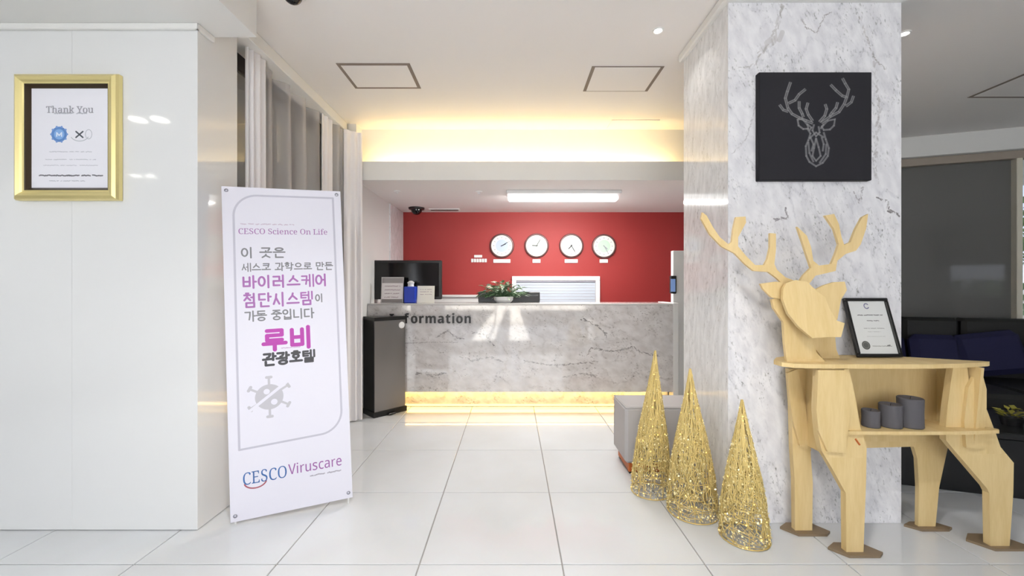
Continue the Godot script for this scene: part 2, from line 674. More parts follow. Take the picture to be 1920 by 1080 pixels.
# Hangul letters as strokes in a unit square
func jamo(ch: String) -> Array:
	match ch:
		"ㄱ": return [[0, 0, 1, 0, 0.95, 0.5, 0.8, 1]]
		"ㄴ": return [[0, 0, 0, 1, 1, 1]]
		"ㄷ": return [[1, 0, 0, 0, 0, 1, 1, 1]]
		"ㄹ": return [[0, 0, 1, 0, 1, 0.5, 0, 0.5, 0, 1, 1, 1]]
		"ㅁ": return [[0, 0, 1, 0, 1, 1, 0, 1, 0, 0]]
		"ㅂ": return [[0, 0, 0, 1, 1, 1, 1, 0], [0, 0.5, 1, 0.5]]
		"ㅅ": return [[0.5, 0, 0.42, 0.4, 0, 1], [0.47, 0.4, 1, 1]]
		"ㅇ": return ["o"]
		"ㅈ": return [[0, 0, 1, 0], [0.5, 0, 0.42, 0.4, 0, 1], [0.47, 0.45, 1, 1]]
		"ㅊ": return [[0.3, -0.22, 0.7, -0.22], [0, 0.1, 1, 0.1], [0.5, 0.1, 0.42, 0.5, 0, 1], [0.47, 0.5, 1, 1]]
		"ㅋ": return [[0, 0, 1, 0, 0.95, 0.5, 0.8, 1], [0, 0.48, 0.95, 0.48]]
		"ㅌ": return [[1, 0, 0, 0, 0, 1, 1, 1], [0, 0.5, 1, 0.5]]
		"ㅎ": return [[0.3, -0.2, 0.7, -0.2], [0, 0.08, 1, 0.08], "h"]
	return []


func draw_jamo(im: Image, ch: String, r: Rect2, w: float, c: Color):
	for s in jamo(ch):
		if s is String:
			var box2 := r if s == "o" else Rect2(r.position + Vector2(r.size.x * 0.15, r.size.y * 0.34), Vector2(r.size.x * 0.7, r.size.y * 0.66))
			ring(im, box2.get_center(), box2.size.x / 2, box2.size.y / 2, w, c)
			continue
		var pts := []
		for i in range(0, s.size(), 2):
			pts.append(r.position + Vector2(s[i], s[i + 1]) * r.size)
		line(im, pts, w, c)


func syllable(im: Image, code: int, r: Rect2, w: float, c: Color):
	var lead := ["ㄱ", "ㄱ", "ㄴ", "ㄷ", "ㄷ", "ㄹ", "ㅁ", "ㅂ", "ㅂ", "ㅅ", "ㅅ", "ㅇ", "ㅈ", "ㅈ", "ㅊ", "ㅋ", "ㅌ", "ㅍ", "ㅎ"]
	var tail := {1: "ㄱ", 4: "ㄴ", 7: "ㄷ", 8: "ㄹ", 16: "ㅁ", 17: "ㅂ", 19: "ㅅ", 21: "ㅇ"}
	var n := code - 0xAC00
	var l: String = lead[n / 588]
	var v := (n % 588) / 28
	var t := n % 28
	var p := r.position
	var s := r.size
	var h := s.y * (0.56 if t else 1.0)   # height of lead and vowel
	var upright := v <= 7 or v == 20
	var flat := v in [8, 12, 13, 17, 18]
	if upright and v == 5:
		draw_jamo(im, l, Rect2(p + Vector2(s.x * 0.04, h * 0.12), Vector2(s.x * 0.4, h * 0.7)), w * 0.85, c)
		for x in [0.68, 0.97]:
			stroke(im, Vector2(p.x + s.x * x, p.y), Vector2(p.x + s.x * x, p.y + h * 1.02), w * 0.85, c)
		stroke(im, Vector2(p.x + s.x * 0.5, p.y + h * 0.48), Vector2(p.x + s.x * 0.68, p.y + h * 0.48), w * 0.85, c)
	elif upright:
		draw_jamo(im, l, Rect2(p + Vector2(s.x * 0.06, h * 0.1), Vector2(s.x * 0.46, h * 0.74)), w, c)
		var x := p.x + s.x * 0.8
		stroke(im, Vector2(x, p.y), Vector2(x, p.y + h * (1.0 if t == 0 else 1.04)), w, c)
		var y := p.y + h * 0.48
		if v == 0:
			stroke(im, Vector2(x, y), Vector2(p.x + s.x, y), w, c)
		elif v == 4:
			stroke(im, Vector2(x - s.x * 0.2, y), Vector2(x, y), w, c)
	elif flat:
		draw_jamo(im, l, Rect2(p + Vector2(s.x * 0.18, h * 0.08), Vector2(s.x * 0.64, h * 0.46)), w, c)
		var y := p.y + h * 0.82
		if v == 13:
			y = p.y + h * 0.7
		stroke(im, Vector2(p.x + s.x * 0.02, y), Vector2(p.x + s.x * 0.98, y), w, c)
		if v == 8:
			stroke(im, Vector2(p.x + s.x * 0.5, p.y + h * 0.58), Vector2(p.x + s.x * 0.5, y), w, c)
		elif v == 13:
			stroke(im, Vector2(p.x + s.x * 0.5, y), Vector2(p.x + s.x * 0.5, p.y + h), w, c)
	else:   # ㅘ
		draw_jamo(im, l, Rect2(p + Vector2(s.x * 0.08, h * 0.06), Vector2(s.x * 0.48, h * 0.42)), w, c)
		stroke(im, Vector2(p.x + s.x * 0.32, p.y + h * 0.6), Vector2(p.x + s.x * 0.32, p.y + h * 0.84), w, c)
		stroke(im, Vector2(p.x, p.y + h * 0.86), Vector2(p.x + s.x * 0.64, p.y + h * 0.84), w, c)
		stroke(im, Vector2(p.x + s.x * 0.8, p.y), Vector2(p.x + s.x * 0.8, p.y + h), w, c)
		stroke(im, Vector2(p.x + s.x * 0.8, p.y + h * 0.45), Vector2(p.x + s.x, p.y + h * 0.45), w, c)
	if t and tail.has(t):
		draw_jamo(im, tail[t], Rect2(p + Vector2(s.x * 0.2, s.y * 0.68), Vector2(s.x * 0.62, s.y * 0.3)), w, c)


func hangul(im: Image, text: String, at: Vector2, size: Vector2, step: float, w: float, c: Color):
	var x := at.x
	for i in text.length():
		var code := text.unicode_at(i)
		if code >= 0xAC00:
			syllable(im, code, Rect2(Vector2(x, at.y), size), w, c)
			x += step
		else:
			x += step * 0.36


func fake_line(im: Image, x0: float, x1: float, y: float, h: float, c: Color, strength: float, s: int):   # print too small to read
	var r := RandomNumberGenerator.new()
	r.seed = s
	var x := x0
	while x < x1:
		var wd := r.randf_range(0.5, 1.1) * h
		if r.randf() < 0.85:
			stroke(im, Vector2(x, y + r.randf_range(-0.2, 0.2) * h), Vector2(minf(x + wd * 0.8, x1), y + r.randf_range(-0.2, 0.2) * h), h * 0.55, c, strength)
		x += wd


func picture(im: Image, rough := 0.6) -> StandardMaterial3D:
	var m := mat(Color(1, 1, 1), rough)
	m.albedo_texture = ImageTexture.create_from_image(im)
	m.texture_repeat = false
	return m


# ---------------------------------------------------------------- the room

const CEIL := 2.82
const LOW := 2.278


func setting():
	var fl := slab(-6.2, 8.2, -0.15, -0.006, -5.6, 6.2)
	var floor_ := struct("floor", fl, M.grout, "white polished porcelain tile floor with thin grey joints", "floor")
	var t := 0.646
	var tile_mesh := boxed(Vector3(-t / 2 + 0.0028, -0.02, -t / 2 + 0.0028), Vector3(t / 2 - 0.0028, 0, t / 2 - 0.0028), 0.0018).commit()
	for i in range(-5, 10):
		for k in range(-11, 9):
			var o := MeshInstance3D.new()
			o.mesh = tile_mesh
			o.material_override = M.tile
			o.name = "tile"
			floor_.add_child(o, true)
			o.position = Vector3(-1.065 + t * (i + 0.5), 0, -(1.834 + t * (k + 0.5))) - floor_.position
	# ceiling
	struct("ceiling", slab(-6.2, 8.2, CEIL, CEIL + 0.15, -5.6, 6.2), M.ceiling, "smooth off-white plaster ceiling over the lobby", "ceiling")
	struct("ceiling_reception", slab(-1.6, 2.75, LOW, LOW + 0.08, 3.87, 5.6), M.ceiling, "lower plaster ceiling above the reception desk", "ceiling")
	struct("ceiling_soffit", slab(-6.2, -1.38, 2.605, CEIL, -5.6, 2.19), M.white_paint, "dropped pale soffit over the white wall at left", "ceiling")
	# light cove above the reception
	struct("trim_1", slab(-1.6, 2.75, LOW - 0.003, 2.452, 3.85, 3.87, 0.002), M.white_paint, "white fascia board of the light cove over the reception", "fascia")
	struct("wall_cove", slab(-1.6, 2.75, LOW + 0.08, CEIL, 4.02, 4.12), M.white_paint, "upper wall of the glowing light cove", "wall")
	var led := thing("cove_light", "warm strip light hidden in the cove over the reception", "light strip", Vector3(0.55, LOW + 0.08, -3.93))
	obj("strip", slab(-1.4, 2.6, LOW + 0.081, LOW + 0.095, 3.915, 3.935), M.led_warm, led)
	area("cove_glow", Vector3(0.1, 2.4, -3.885), Vector3(0.1, 2.47, -4.02), Vector2(2.9, 0.06), Color(1.0, 0.87, 0.6), 2.0, self)
	# walls of the reception niche
	struct("wall_back", slab(-1.6, 2.75, 0, LOW, 5.5, 5.62), M.red, "deep red painted wall behind the reception desk", "wall")
	struct("wall_niche_left", slab(-4.2, -1.49, 0, CEIL, 3.88, 5.62), M.white_paint, "white side wall left of the reception desk", "wall")
	struct("trim_2", slab(-1.492, -1.475, 0, LOW - 0.001, 4.92, 5.499, 0.002), M.pillar_side, "marble facing strip beside the red wall", "facing")
	struct("wall_niche_right", slab(2.65, 2.75, 0, CEIL, 3.9, 5.62), M.white_paint, "white side wall right of the reception desk", "wall")
	# left: block clad in polished panels
	var wl := struct("wall_left", slab(-6.2, -1.63, 0, CEIL, 2.098, 2.385), M.white_paint, "glossy white panelled wall block at left", "wall")
	var edges := [-1.62, -2.267, -2.913, -3.559, -4.205, -4.851, -5.497, -6.143]
	for i in edges.size() - 1:
		obj("panel", slab(edges[i + 1] + 0.0003, edges[i] - 0.0003, 0.004, 2.604, 2.088, 2.0985, 0.001), M.wall_panel, wl)
	obj("panel", slab(-1.6305, -1.62, 0.004, CEIL - 0.002, 2.0885, 2.39, 0.001), M.wall_panel, wl)
	var mo := start()
	box(mo, Vector3(-6.2, 2.574, -2.089), Vector3(-1.603, 2.605, -2.068), 0.004)
	box(mo, Vector3(-1.621, 2.574, -2.19), Vector3(-1.603, 2.605, -2.068), 0.004)
	struct("trim_3", mo, M.white_paint, "thin white cornice along the top of the white wall", "cornice")
	# window strip behind the curtains, with a dim passage beyond
	var wn := struct("window_1", slab(-1.87, -1.83, 0, 0.08, 2.39, 3.88, 0.004), M.frame_metal, "dark framed window wall behind the curtains", "window")
	obj("rail", slab(-1.87, -1.83, 2.72, CEIL, 2.39, 3.88), M.frame_metal, wn)
	for d in [2.39, 2.9, 3.4, 3.84]:
		obj("mullion", slab(-1.87, -1.83, 0.08, 2.72, d, d + 0.04, 0.003), M.frame_metal, wn)
	for d in [2.43, 2.94, 3.44]:
		obj("pane", slab(-1.853, -1.847, 0.08, 2.72, d, d + 0.46 if d < 3.4 else 3.84), M.pane, wn)
	struct("wall_passage", slab(-3.2, -3.1, 0, CEIL, 2.385, 3.88), M.corridor, "dim brown wall of the passage beyond the curtained window", "wall")
	# far left, right and rear of the lobby
	var wo := start()
	box(wo, Vector3(-6.2, 0, -2.1), Vector3(-6.0, CEIL, 0.0))
	box(wo, Vector3(-6.2, 0, 0.0), Vector3(-6.0, CEIL, 5.6))
	struct("wall_far_left", wo, M.white_paint, "plain white wall at the far left of the lobby", "wall")
	struct("wall_right", slab(8.0, 8.2, 0, CEIL, -5.6, 6.2), M.white_paint, "plain white wall at the far right of the lobby", "wall")
	var wr := start()
	box(wr, Vector3(-6.2, 0, 5.4), Vector3(-3.7, CEIL, 5.6))
	box(wr, Vector3(2.6, 0, 5.4), Vector3(6.4, CEIL, 5.6))
	box(wr, Vector3(7.4, 0, 5.4), Vector3(8.2, CEIL, 5.6))
	box(wr, Vector3(6.0, 0, 5.4), Vector3(7.4, 1.0, 5.6))
	box(wr, Vector3(6.0, 1.85, 5.4), Vector3(7.4, CEIL, 5.6))
	box(wr, Vector3(-3.7, 2.5, 5.4), Vector3(2.6, CEIL, 5.6))
	struct("wall_front", wr, M.white_paint, "entrance wall behind the viewer", "wall")
	var cn := start()  # unseen slabs added outside so that sun enters through two gaps only
	for e in [[-6.0, -0.97], [-0.43, -0.07], [0.42, 8.0]]:
		box(cn, Vector3(e[0], 2.6, 5.62), Vector3(e[1], 2.75, 20.0))
	struct("sun_blocker_5", cn, M.white_paint, "unseen slabs added outside to block the sun except in two bays", "blocker")
	struct("floor_outside", boxed(Vector3(-8, -0.15, 6.2), Vector3(10, -0.02, 22)), M.asphalt, "dark paving outside the entrance", "paving")
	var dr := struct("door_1", boxed(Vector3(-3.7, 2.42, 5.46), Vector3(2.6, 2.5, 5.54), 0.004), M.frame_metal, "glazed entrance doors behind the viewer", "door")
	for x in [-3.7, -2.15, -0.6, 0.95, 2.54]:
		obj("post", boxed(Vector3(x, 0, 5.46), Vector3(x + 0.06, 2.42, 5.54), 0.004), M.frame_metal, dr)


func reception():
	# desk
	var desk := thing("reception_counter", "reception desk faced in grey veined marble with raised black letters", "counter", Vector3(0.08, 0, -4.4))
	obj("front_panel", faced(-1.489, 1.657, 0.18, 1.073, 4.17, 4.2), M.counter, desk)
	obj("top", slab(-1.489, 1.657, 1.073, 1.091, 4.168, 4.6, 0.004), M.counter_edge, desk)
	obj("kick_panel", slab(-1.489, 1.64, 0.0, 0.18, 4.27, 4.29), M.kick, desk)
	obj("body", slab(-1.488, 1.65, 0.0, 1.072, 4.291, 4.59), M.white_paint, desk)
	obj("end_trim", slab(1.657, 1.712, 0.0, 1.097, 4.165, 4.6, 0.003), M.white_plastic, desk)
	obj("led_strip", slab(-1.48, 1.64, 0.01, 0.03, 4.255, 4.2695, 0.004), M.led_warm, desk, "warm light strip along the foot of the desk")
	area("kick_glow", Vector3(0.1, 0.174, -4.235), Vector3(0.1, 0.0, -4.24), Vector2(3.0, 0.03), Color(1.0, 0.8, 0.42), 0.95, self, Vector3.BACK)
	area("kick_glow_floor", Vector3(0.1, 0.04, -4.25), Vector3(0.1, 0.0, -4.1), Vector2(3.0, 0.03), Color(1.0, 0.82, 0.48), 0.35, self, Vector3.UP)
	var x := 730.5
	for ch in "Information":
		var lm := letters(ch, 0.097, 0.012, "Droid Sans", true)
		var b := lm.get_aabb()
		var st := SurfaceTool.new()
		st.append_from(lm, 0, Transform3D(Basis(), P(x, 606, 4.163) - Vector3(b.position.x, 0, 0)))
		obj("letter", st, M.dark_letter, desk)
		x += (b.size.x + 0.019) * F / 4.163
	# framed hatch in the red wall
	var w := struct("window_2", slab(0.0, 1.187, 1.351, 1.409, 5.462, 5.5, 0.004), M.white_plastic, "white framed hatch with a pale blind in the red wall", "window")
	obj("frame_post", slab(0.0, 0.058, 0.9, 1.351, 5.462, 5.5, 0.004), M.white_plastic, w)
	obj("frame_post", slab(1.129, 1.187, 0.9, 1.351, 5.462, 5.5, 0.004), M.white_plastic, w)
	for k in 11:
		obj("blind_slat", slab(0.06, 1.127, 0.9 + 0.039 * k, 0.9 + 0.039 * k + 0.0375, 5.484, 5.495, 0.002), mat_blind(), w)
	obj("head_rail", slab(0.06, 1.127, 1.329, 1.35, 5.47, 5.497, 0.003), M.grey_letter, w)
	# low white cabinet along the back wall
	var cab := thing("back_cabinet", "low white cabinet along the foot of the red wall", "cabinet", Vector3(-0.95, 0, -5.3))
	obj("body", slab(-1.47, -0.38, 0.0, 1.135, 5.12, 5.49, 0.003), M.white_paint, cab)
	obj("top", slab(-1.47, -0.37, 1.136, 1.16, 5.1, 5.495, 0.003), M.white_plastic, cab)
	# clocks
	var spots := [[941, 461, 2, 10, 32], [1006, 461, 9, 5, 15], [1071, 461, 7, 25, 25], [1132, 462, 4, 25, 16]]
	var words := ["leftmost of the four round wall clocks, nearest the small white logo", "second of the four round wall clocks from the left", "third of the four round wall clocks, over the widest nameplate", "rightmost of the four round wall clocks on the red wall"]
	var names := ["white nameplate under the leftmost wall clock", "short white nameplate under the second wall clock", "widest white nameplate, under the third wall clock", "white nameplate under the rightmost wall clock"]
	for i in 4:
		var s = spots[i]
		var c := P(s[0], s[1], 5.499)
		var clock := thing("wall_clock", words[i], "clock", c, 0.0, "world clocks on the red wall")
		var st := start()
		lathe(st, Vector3.ZERO, [Vector2(0.0, 0.0), Vector2(0.163, 0.0), Vector2(0.166, 0.015), Vector2(0.158, 0.034), Vector2(0.146, 0.036), Vector2(0.142, 0.022)], 40)
		var turn := Transform3D(Basis(Vector3.RIGHT, PI / 2), Vector3.ZERO)
		own("rim", turned(st, turn), mat(Color(0.38, 0.27, 0.27), 0.4, 0.3), clock)
		st = start()
		lathe(st, Vector3.ZERO, [Vector2(0.143, 0.012), Vector2(0.142, 0.02), Vector2(0.0, 0.02)], 40, false)
		own("dial", turned(st, turn), mat(Color(0.93, 0.92, 0.88), 0.6), clock)
		st = start()
		lathe(st, Vector3.ZERO, [Vector2(0.085, 0.02), Vector2(0.084, 0.0212), Vector2(0.0, 0.0212)], 32, false)
		own("inner_dial", turned(st, turn), mat([Color(0.72, 0.78, 0.9), Color(0.8, 0.86, 0.82), Color(0.8, 0.83, 0.84), Color(0.75, 0.86, 0.78)][i], 0.6), clock)
		for h in 12:
			var a := TAU * h / 12
			var mk := start()
			box(mk, Vector3(-0.004, 0.1, 0.02), Vector3(0.004, 0.122, 0.0225), 0.0, Transform3D(Basis(Vector3.BACK, a), Vector3.ZERO))
			own("hour_mark", mk, M.grey_letter, clock)
		for hand in [[TAU * (s[2] + s[3] / 60.0) / 12, 0.06, 0.006, 0.025], [TAU * s[3] / 60.0, 0.095, 0.004, 0.028]]:
			var hm := start()
			box(hm, Vector3(-hand[2], -0.015, hand[3]), Vector3(hand[2], hand[1], hand[3] + 0.002), 0.001, Transform3D(Basis(Vector3.BACK, -hand[0]), Vector3.ZERO))
			own("hand", hm, M.dark_letter if i != 3 else M.grey_letter, clock)
		var hw: float = s[4] / 2.0
		tag(obj("clock_nameplate", boxed(P(s[0] - hw, 493, 5.499), P(s[0] + hw, 486, 5.485), 0.003), M.white_plastic), names[i], "nameplate", "nameplates under the clocks")
	# small raised sign on the wall, left of the clocks
	var sg := thing("wall_sign", "small white raised logo sign left of the wall clocks", "sign", P(898, 493, 5.499))
	obj("upper_line", boxed(P(889, 483, 5.499), P(904, 478, 5.487), 0.003), M.white_plastic, sg)
	for k in 6:
		obj("letter", boxed(P(883.5 + k * 5, 492, 5.499), P(887.6 + k * 5, 485, 5.487), 0.003), M.white_plastic, sg)
	# ceiling lamp over the desk
	var lamp := thing("linear_ceiling_lamp", "long white strip lamp on the lower ceiling over the reception desk", "lamp", Vector3(0.545, LOW, -4.35))
	obj("housing", slab(-0.06, 1.15, 2.242, LOW - 0.0005, 4.24, 4.46, 0.006), M.white_plastic, lamp)
	obj("diffuser", slab(-0.045, 1.135, 2.182, 2.2415, 4.3, 4.4, 0.018), M.led_white, lamp, "bright white diffuser")
	area("desk_lamp_light", Vector3(0.545, 2.17, -4.35), Vector3(0.545, 0, -4.35), Vector2(1.1, 0.1), Color(1.0, 0.99, 0.97), 6.5, self, Vector3.BACK)
	area("desk_lamp_side_light", Vector3(0.545, 2.22, -4.41), Vector3(0.545, 2.1, -5.5), Vector2(1.1, 0.06), Color(1.0, 0.99, 0.97), 1.9, self)
	# screens and papers on the desk
	var mon := thing("monitor", "large black monitor at the left end of the reception desk", "monitor", P(763, 568, 4.4))
	obj("housing", boxed(P(699, 561, 4.44), P(828, 488, 4.39), 0.008), M.black, mon)
	obj("screen", boxed(P(704, 556, 4.392), P(823, 493, 4.388), 0.001), M.screen_black, mon)
	obj("stand_neck", slab(-1.2, -1.06, 1.1, 1.3, 4.44, 4.47, 0.004), M.black, mon)
	obj("stand_foot", slab(-1.3, -0.96, 1.092, 1.104, 4.36, 4.54, 0.004), M.black, mon)
	notice("notice_stand", "silver framed notice standing before the monitor, leftmost paper on the desk", 716, 757, 520, 4.26, Color(0.95, 0.93, 0.93), true)
	notice("notice_card", "plain white notice card right of the blue box on the desk", 783, 815, 536, 4.24, Color(0.95, 0.94, 0.9), false)
	var tb := thing("tissue_box", "small bright blue box with white tissue on the desk", "tissue box", P(770, 569, 4.25))
	obj("box", slab(-1.127, -1.006, 1.0915, 1.265, 4.22, 4.32, 0.008), M.blue_plastic, tb)
	var ts := start()
	lathe(ts, Vector3(-1.065, 1.264, -4.27), [Vector2(0.035, 0.0), Vector2(0.03, 0.02), Vector2(0.038, 0.045), Vector2(0.012, 0.062), Vector2(0.0, 0.058)], 9)
	obj("tissue", ts, M.white_plastic, tb)
	# card terminal and plant
	var bx := thing("desk_printer", "flat black machine behind the plant on the desk", "printer", P(955, 568, 4.4))
	obj("body", slab(-0.373, 0.308, 1.092, 1.206, 4.48, 4.57, 0.006), M.black, bx)
	obj("paper_slot", slab(0.18, 0.29, 1.16, 1.175, 4.477, 4.481, 0.001), M.screen_black, bx)
	desk_plant()
	# partition at the right end, with a wall device
	struct("wall_partition", slab(1.709, 2.648, 0, 1.646, 4.3, 4.36, 0.003), M.white_paint, "low white partition at the right end of the desk", "partition")
	var ph := thing("wall_terminal", "slim black terminal with pale blue screen at the right end of the desk", "terminal", P(1261, 550, 4.26))
	obj("housing", boxed(P(1255, 550, 4.298), P(1269, 517, 4.25), 0.006), M.black, ph)
	var face := glow(Color(0.45, 0.56, 0.75), 0.6)
	obj("screen", boxed(P(1257.5, 547, 4.25), P(1266.5, 523, 4.247), 0.001), face, ph)
	obj("bracket", slab(1.69, 1.72, 1.19, 1.215, 4.25, 4.3), M.black, ph)
	# ceiling fittings of the niche
	dome("dome_camera", "black dome camera at the left corner of the red wall ceiling", P(781, 392, 5.2), 0.085, LOW)
	var vent := thing("ceiling_vent", "slim dark slot vent in the ceiling by the red wall", "vent", Vector3(-0.85, LOW, -5.3))
	obj("slot_frame", slab(-1.08, -0.68, LOW - 0.012, LOW - 0.0005, 5.24, 5.34, 0.003), M.white_plastic, vent)
	for k in 3:
		obj("slat", slab(-1.06, -0.7, LOW - 0.014, LOW - 0.0118, 5.255 + k * 0.028, 5.268 + k * 0.028), M.dark_gap, vent)
	for s in [[745, 358, "ceiling sprinkler nearest the left end of the lower ceiling"], [898, 359, "ceiling sprinkler between the strip lamp and the left wall"]]:
		var z: float = (LOW - EYE) * F / (540.0 - s[1])
		var sp := start()
		lathe(sp, P(s[0], s[1], z), [Vector2(0.0, -0.03), Vector2(0.012, -0.03), Vector2(0.012, -0.012), Vector2(0.035, -0.008), Vector2(0.036, 0.0)], 20)
		tag(obj("sprinkler", sp, M.white_plastic), s[2], "sprinkler", "sprinklers over the reception")


func mat_blind() -> StandardMaterial3D:
	if not M.has("blind"):
		M.blind = mat(Color(0.74, 0.775, 0.82), 0.5)
	return M.blind


func turned(st: SurfaceTool, t: Transform3D) -> SurfaceTool:
	var o := SurfaceTool.new()
	o.append_from(st.commit(), 0, t)
	return o


func notice(called: String, label: String, x0: float, x1: float, y0: float, z: float, c: Color, framed: bool):
	var o := thing(called, label, "notice", P((x0 + x1) / 2, 568, z))
	var lo := P(x0, y0, z + 0.04)
	var a := P(x0, y0, z + 0.03)
	var b := P(x1, y0, z + 0.03)
	var base := 1.0916
	var st := start()
	var q := PackedVector3Array([a, b, Vector3(b.x, base, -z), Vector3(a.x, base, -z)])
	sheet(st, q, Vector3(0, 0, -0.006))
	obj("board", st, mat(c, 0.5), o)
	var foot := start()
	sheet(foot, PackedVector3Array([Vector3(a.x + 0.03, base, -z - 0.07), Vector3(a.x + 0.045, base, -z - 0.07), Vector3(a.x + 0.045, a.y - 0.04, -z - 0.034), Vector3(a.x + 0.03, a.y - 0.04, -z - 0.034)]), Vector3(0, 0, -0.004))
	obj("prop", foot, M.white_plastic, o)
	var im := paper(128, 160, c)
	for k in (5 if framed else 3):
		fake_line(im, 18, 110, 30 + k * 24, 9, Color(0.6, 0.5, 0.55), 0.5, k + int(x0))
	if framed:
		im.fill_rect(Rect2i(0, 0, 128, 34), Color(0.62, 0.6, 0.6))
		im.fill_rect(Rect2i(0, 138, 128, 22), Color(0.55, 0.53, 0.53))
	var f := Vector3(0, 0, 0.001)
	obj("printed_face", printed(q[0] + f + Vector3(0.006, -0.006, 0), q[1] + f + Vector3(-0.006, -0.006, 0), q[2] + f + Vector3(-0.006, 0.006, 0), q[3] + f + Vector3(0.006, 0.006, 0)), picture(im, 0.4), o)
	if framed:
		var fr := start()
		tube(fr, [q[0], q[1], q[2] + Vector3(0, 0.004, 0), q[3] + Vector3(0, 0.004, 0)], 0.005, 6, true)
		obj("frame", fr, mat(Color(0.75, 0.74, 0.74), 0.3, 0.6), o)


func desk_plant():
	var base := Vector3(-0.09, 1.0915, -4.3)
	var p := thing("potted_plant", "small variegated plant in a white bowl on the reception desk", "plant", base)
	var st := start()
	lathe(st, base, [Vector2(0.0, 0.0), Vector2(0.07, 0.0), Vector2(0.1, 0.03), Vector2(0.105, 0.065), Vector2(0.098, 0.068), Vector2(0.09, 0.05), Vector2(0.0, 0.05)], 28)
	obj("bowl", st, M.white_plastic, p)
	var g := start()
	var w := start()
	var stems := start()
	var r := RandomNumberGenerator.new()
	r.seed = 5
	for k in 190:
		var a := r.randf() * TAU
		var reach := r.randf_range(0.03, 0.235)
		var hgt := r.randf_range(0.01, 0.19) * (1.0 - reach * 1.6)
		var from := base + Vector3(cos(a) * 0.03, 0.05, sin(a) * 0.03)
		var tip := base + Vector3(cos(a) * reach * 1.05, 0.05 + hgt, sin(a) * reach * 0.42)
		tube(stems, [from, from.lerp(tip, 0.5) + Vector3(0, 0.02, 0), tip], 0.0025, 4)
		leaf(w if r.randf() < 0.42 else g, tip, Vector3(cos(a), r.randf_range(-0.5, 0.4), sin(a) * 0.5), r.randf_range(0.045, 0.07), r)
	tag(obj("stems", stems, M.leaf, p), "", "", "", "stuff")
	tag(obj("foliage", g, M.leaf, p, "dark green leaves"), "", "", "", "stuff")
	tag(obj("pale_foliage", w, M.leaf_pale, p, "pale cream leaves"), "", "", "", "stuff")


func leaf(st: SurfaceTool, at: Vector3, dir: Vector3, size: float, r: RandomNumberGenerator):
	var d := dir.normalized()
	var s := d.cross(Vector3(r.randf_range(-0.4, 0.4), 1, r.randf_range(-0.4, 0.4))).normalized()
	var n := s.cross(d).normalized()
	var pts := [at, at + d * size * 0.35 + s * size * 0.32 + n * size * 0.08, at + d * size - n * size * 0.1, at + d * size * 0.35 - s * size * 0.32 + n * size * 0.08]
	var mid: Vector3 = at + d * size * 0.4 - n * size * 0.03
	for i in 4:
		tri(st, pts[i], pts[(i + 1) % 4], mid, n)


func dome(called: String, label: String, at: Vector3, r: float, ceil_y: float):
	var o := thing(called, label, "camera", Vector3(at.x, ceil_y, at.z))
	var st := start()
	var base := Vector3(at.x, ceil_y, at.z)
	lathe(st, base, [Vector2(r * 0.7, -0.028), Vector2(r * 1.15, -0.02), Vector2(r * 1.2, -0.0005)], 32)
	obj("mount_ring", st, M.white_plastic if called == "ceiling_camera" else M.black, o)
	st = start()
	var prof := []
	for k in 9:
		var t := PI / 2 * k / 8.0
		prof.append(Vector2(sin(t) * r * 0.8, -0.026 - cos(t) * r * 0.75))
	lathe(st, base, prof, 28)
	obj("dome_cover", st, M.screen_black, o)


# ---------------------------------------------------------------- pillar, deer shelf, wire cones, ottoman

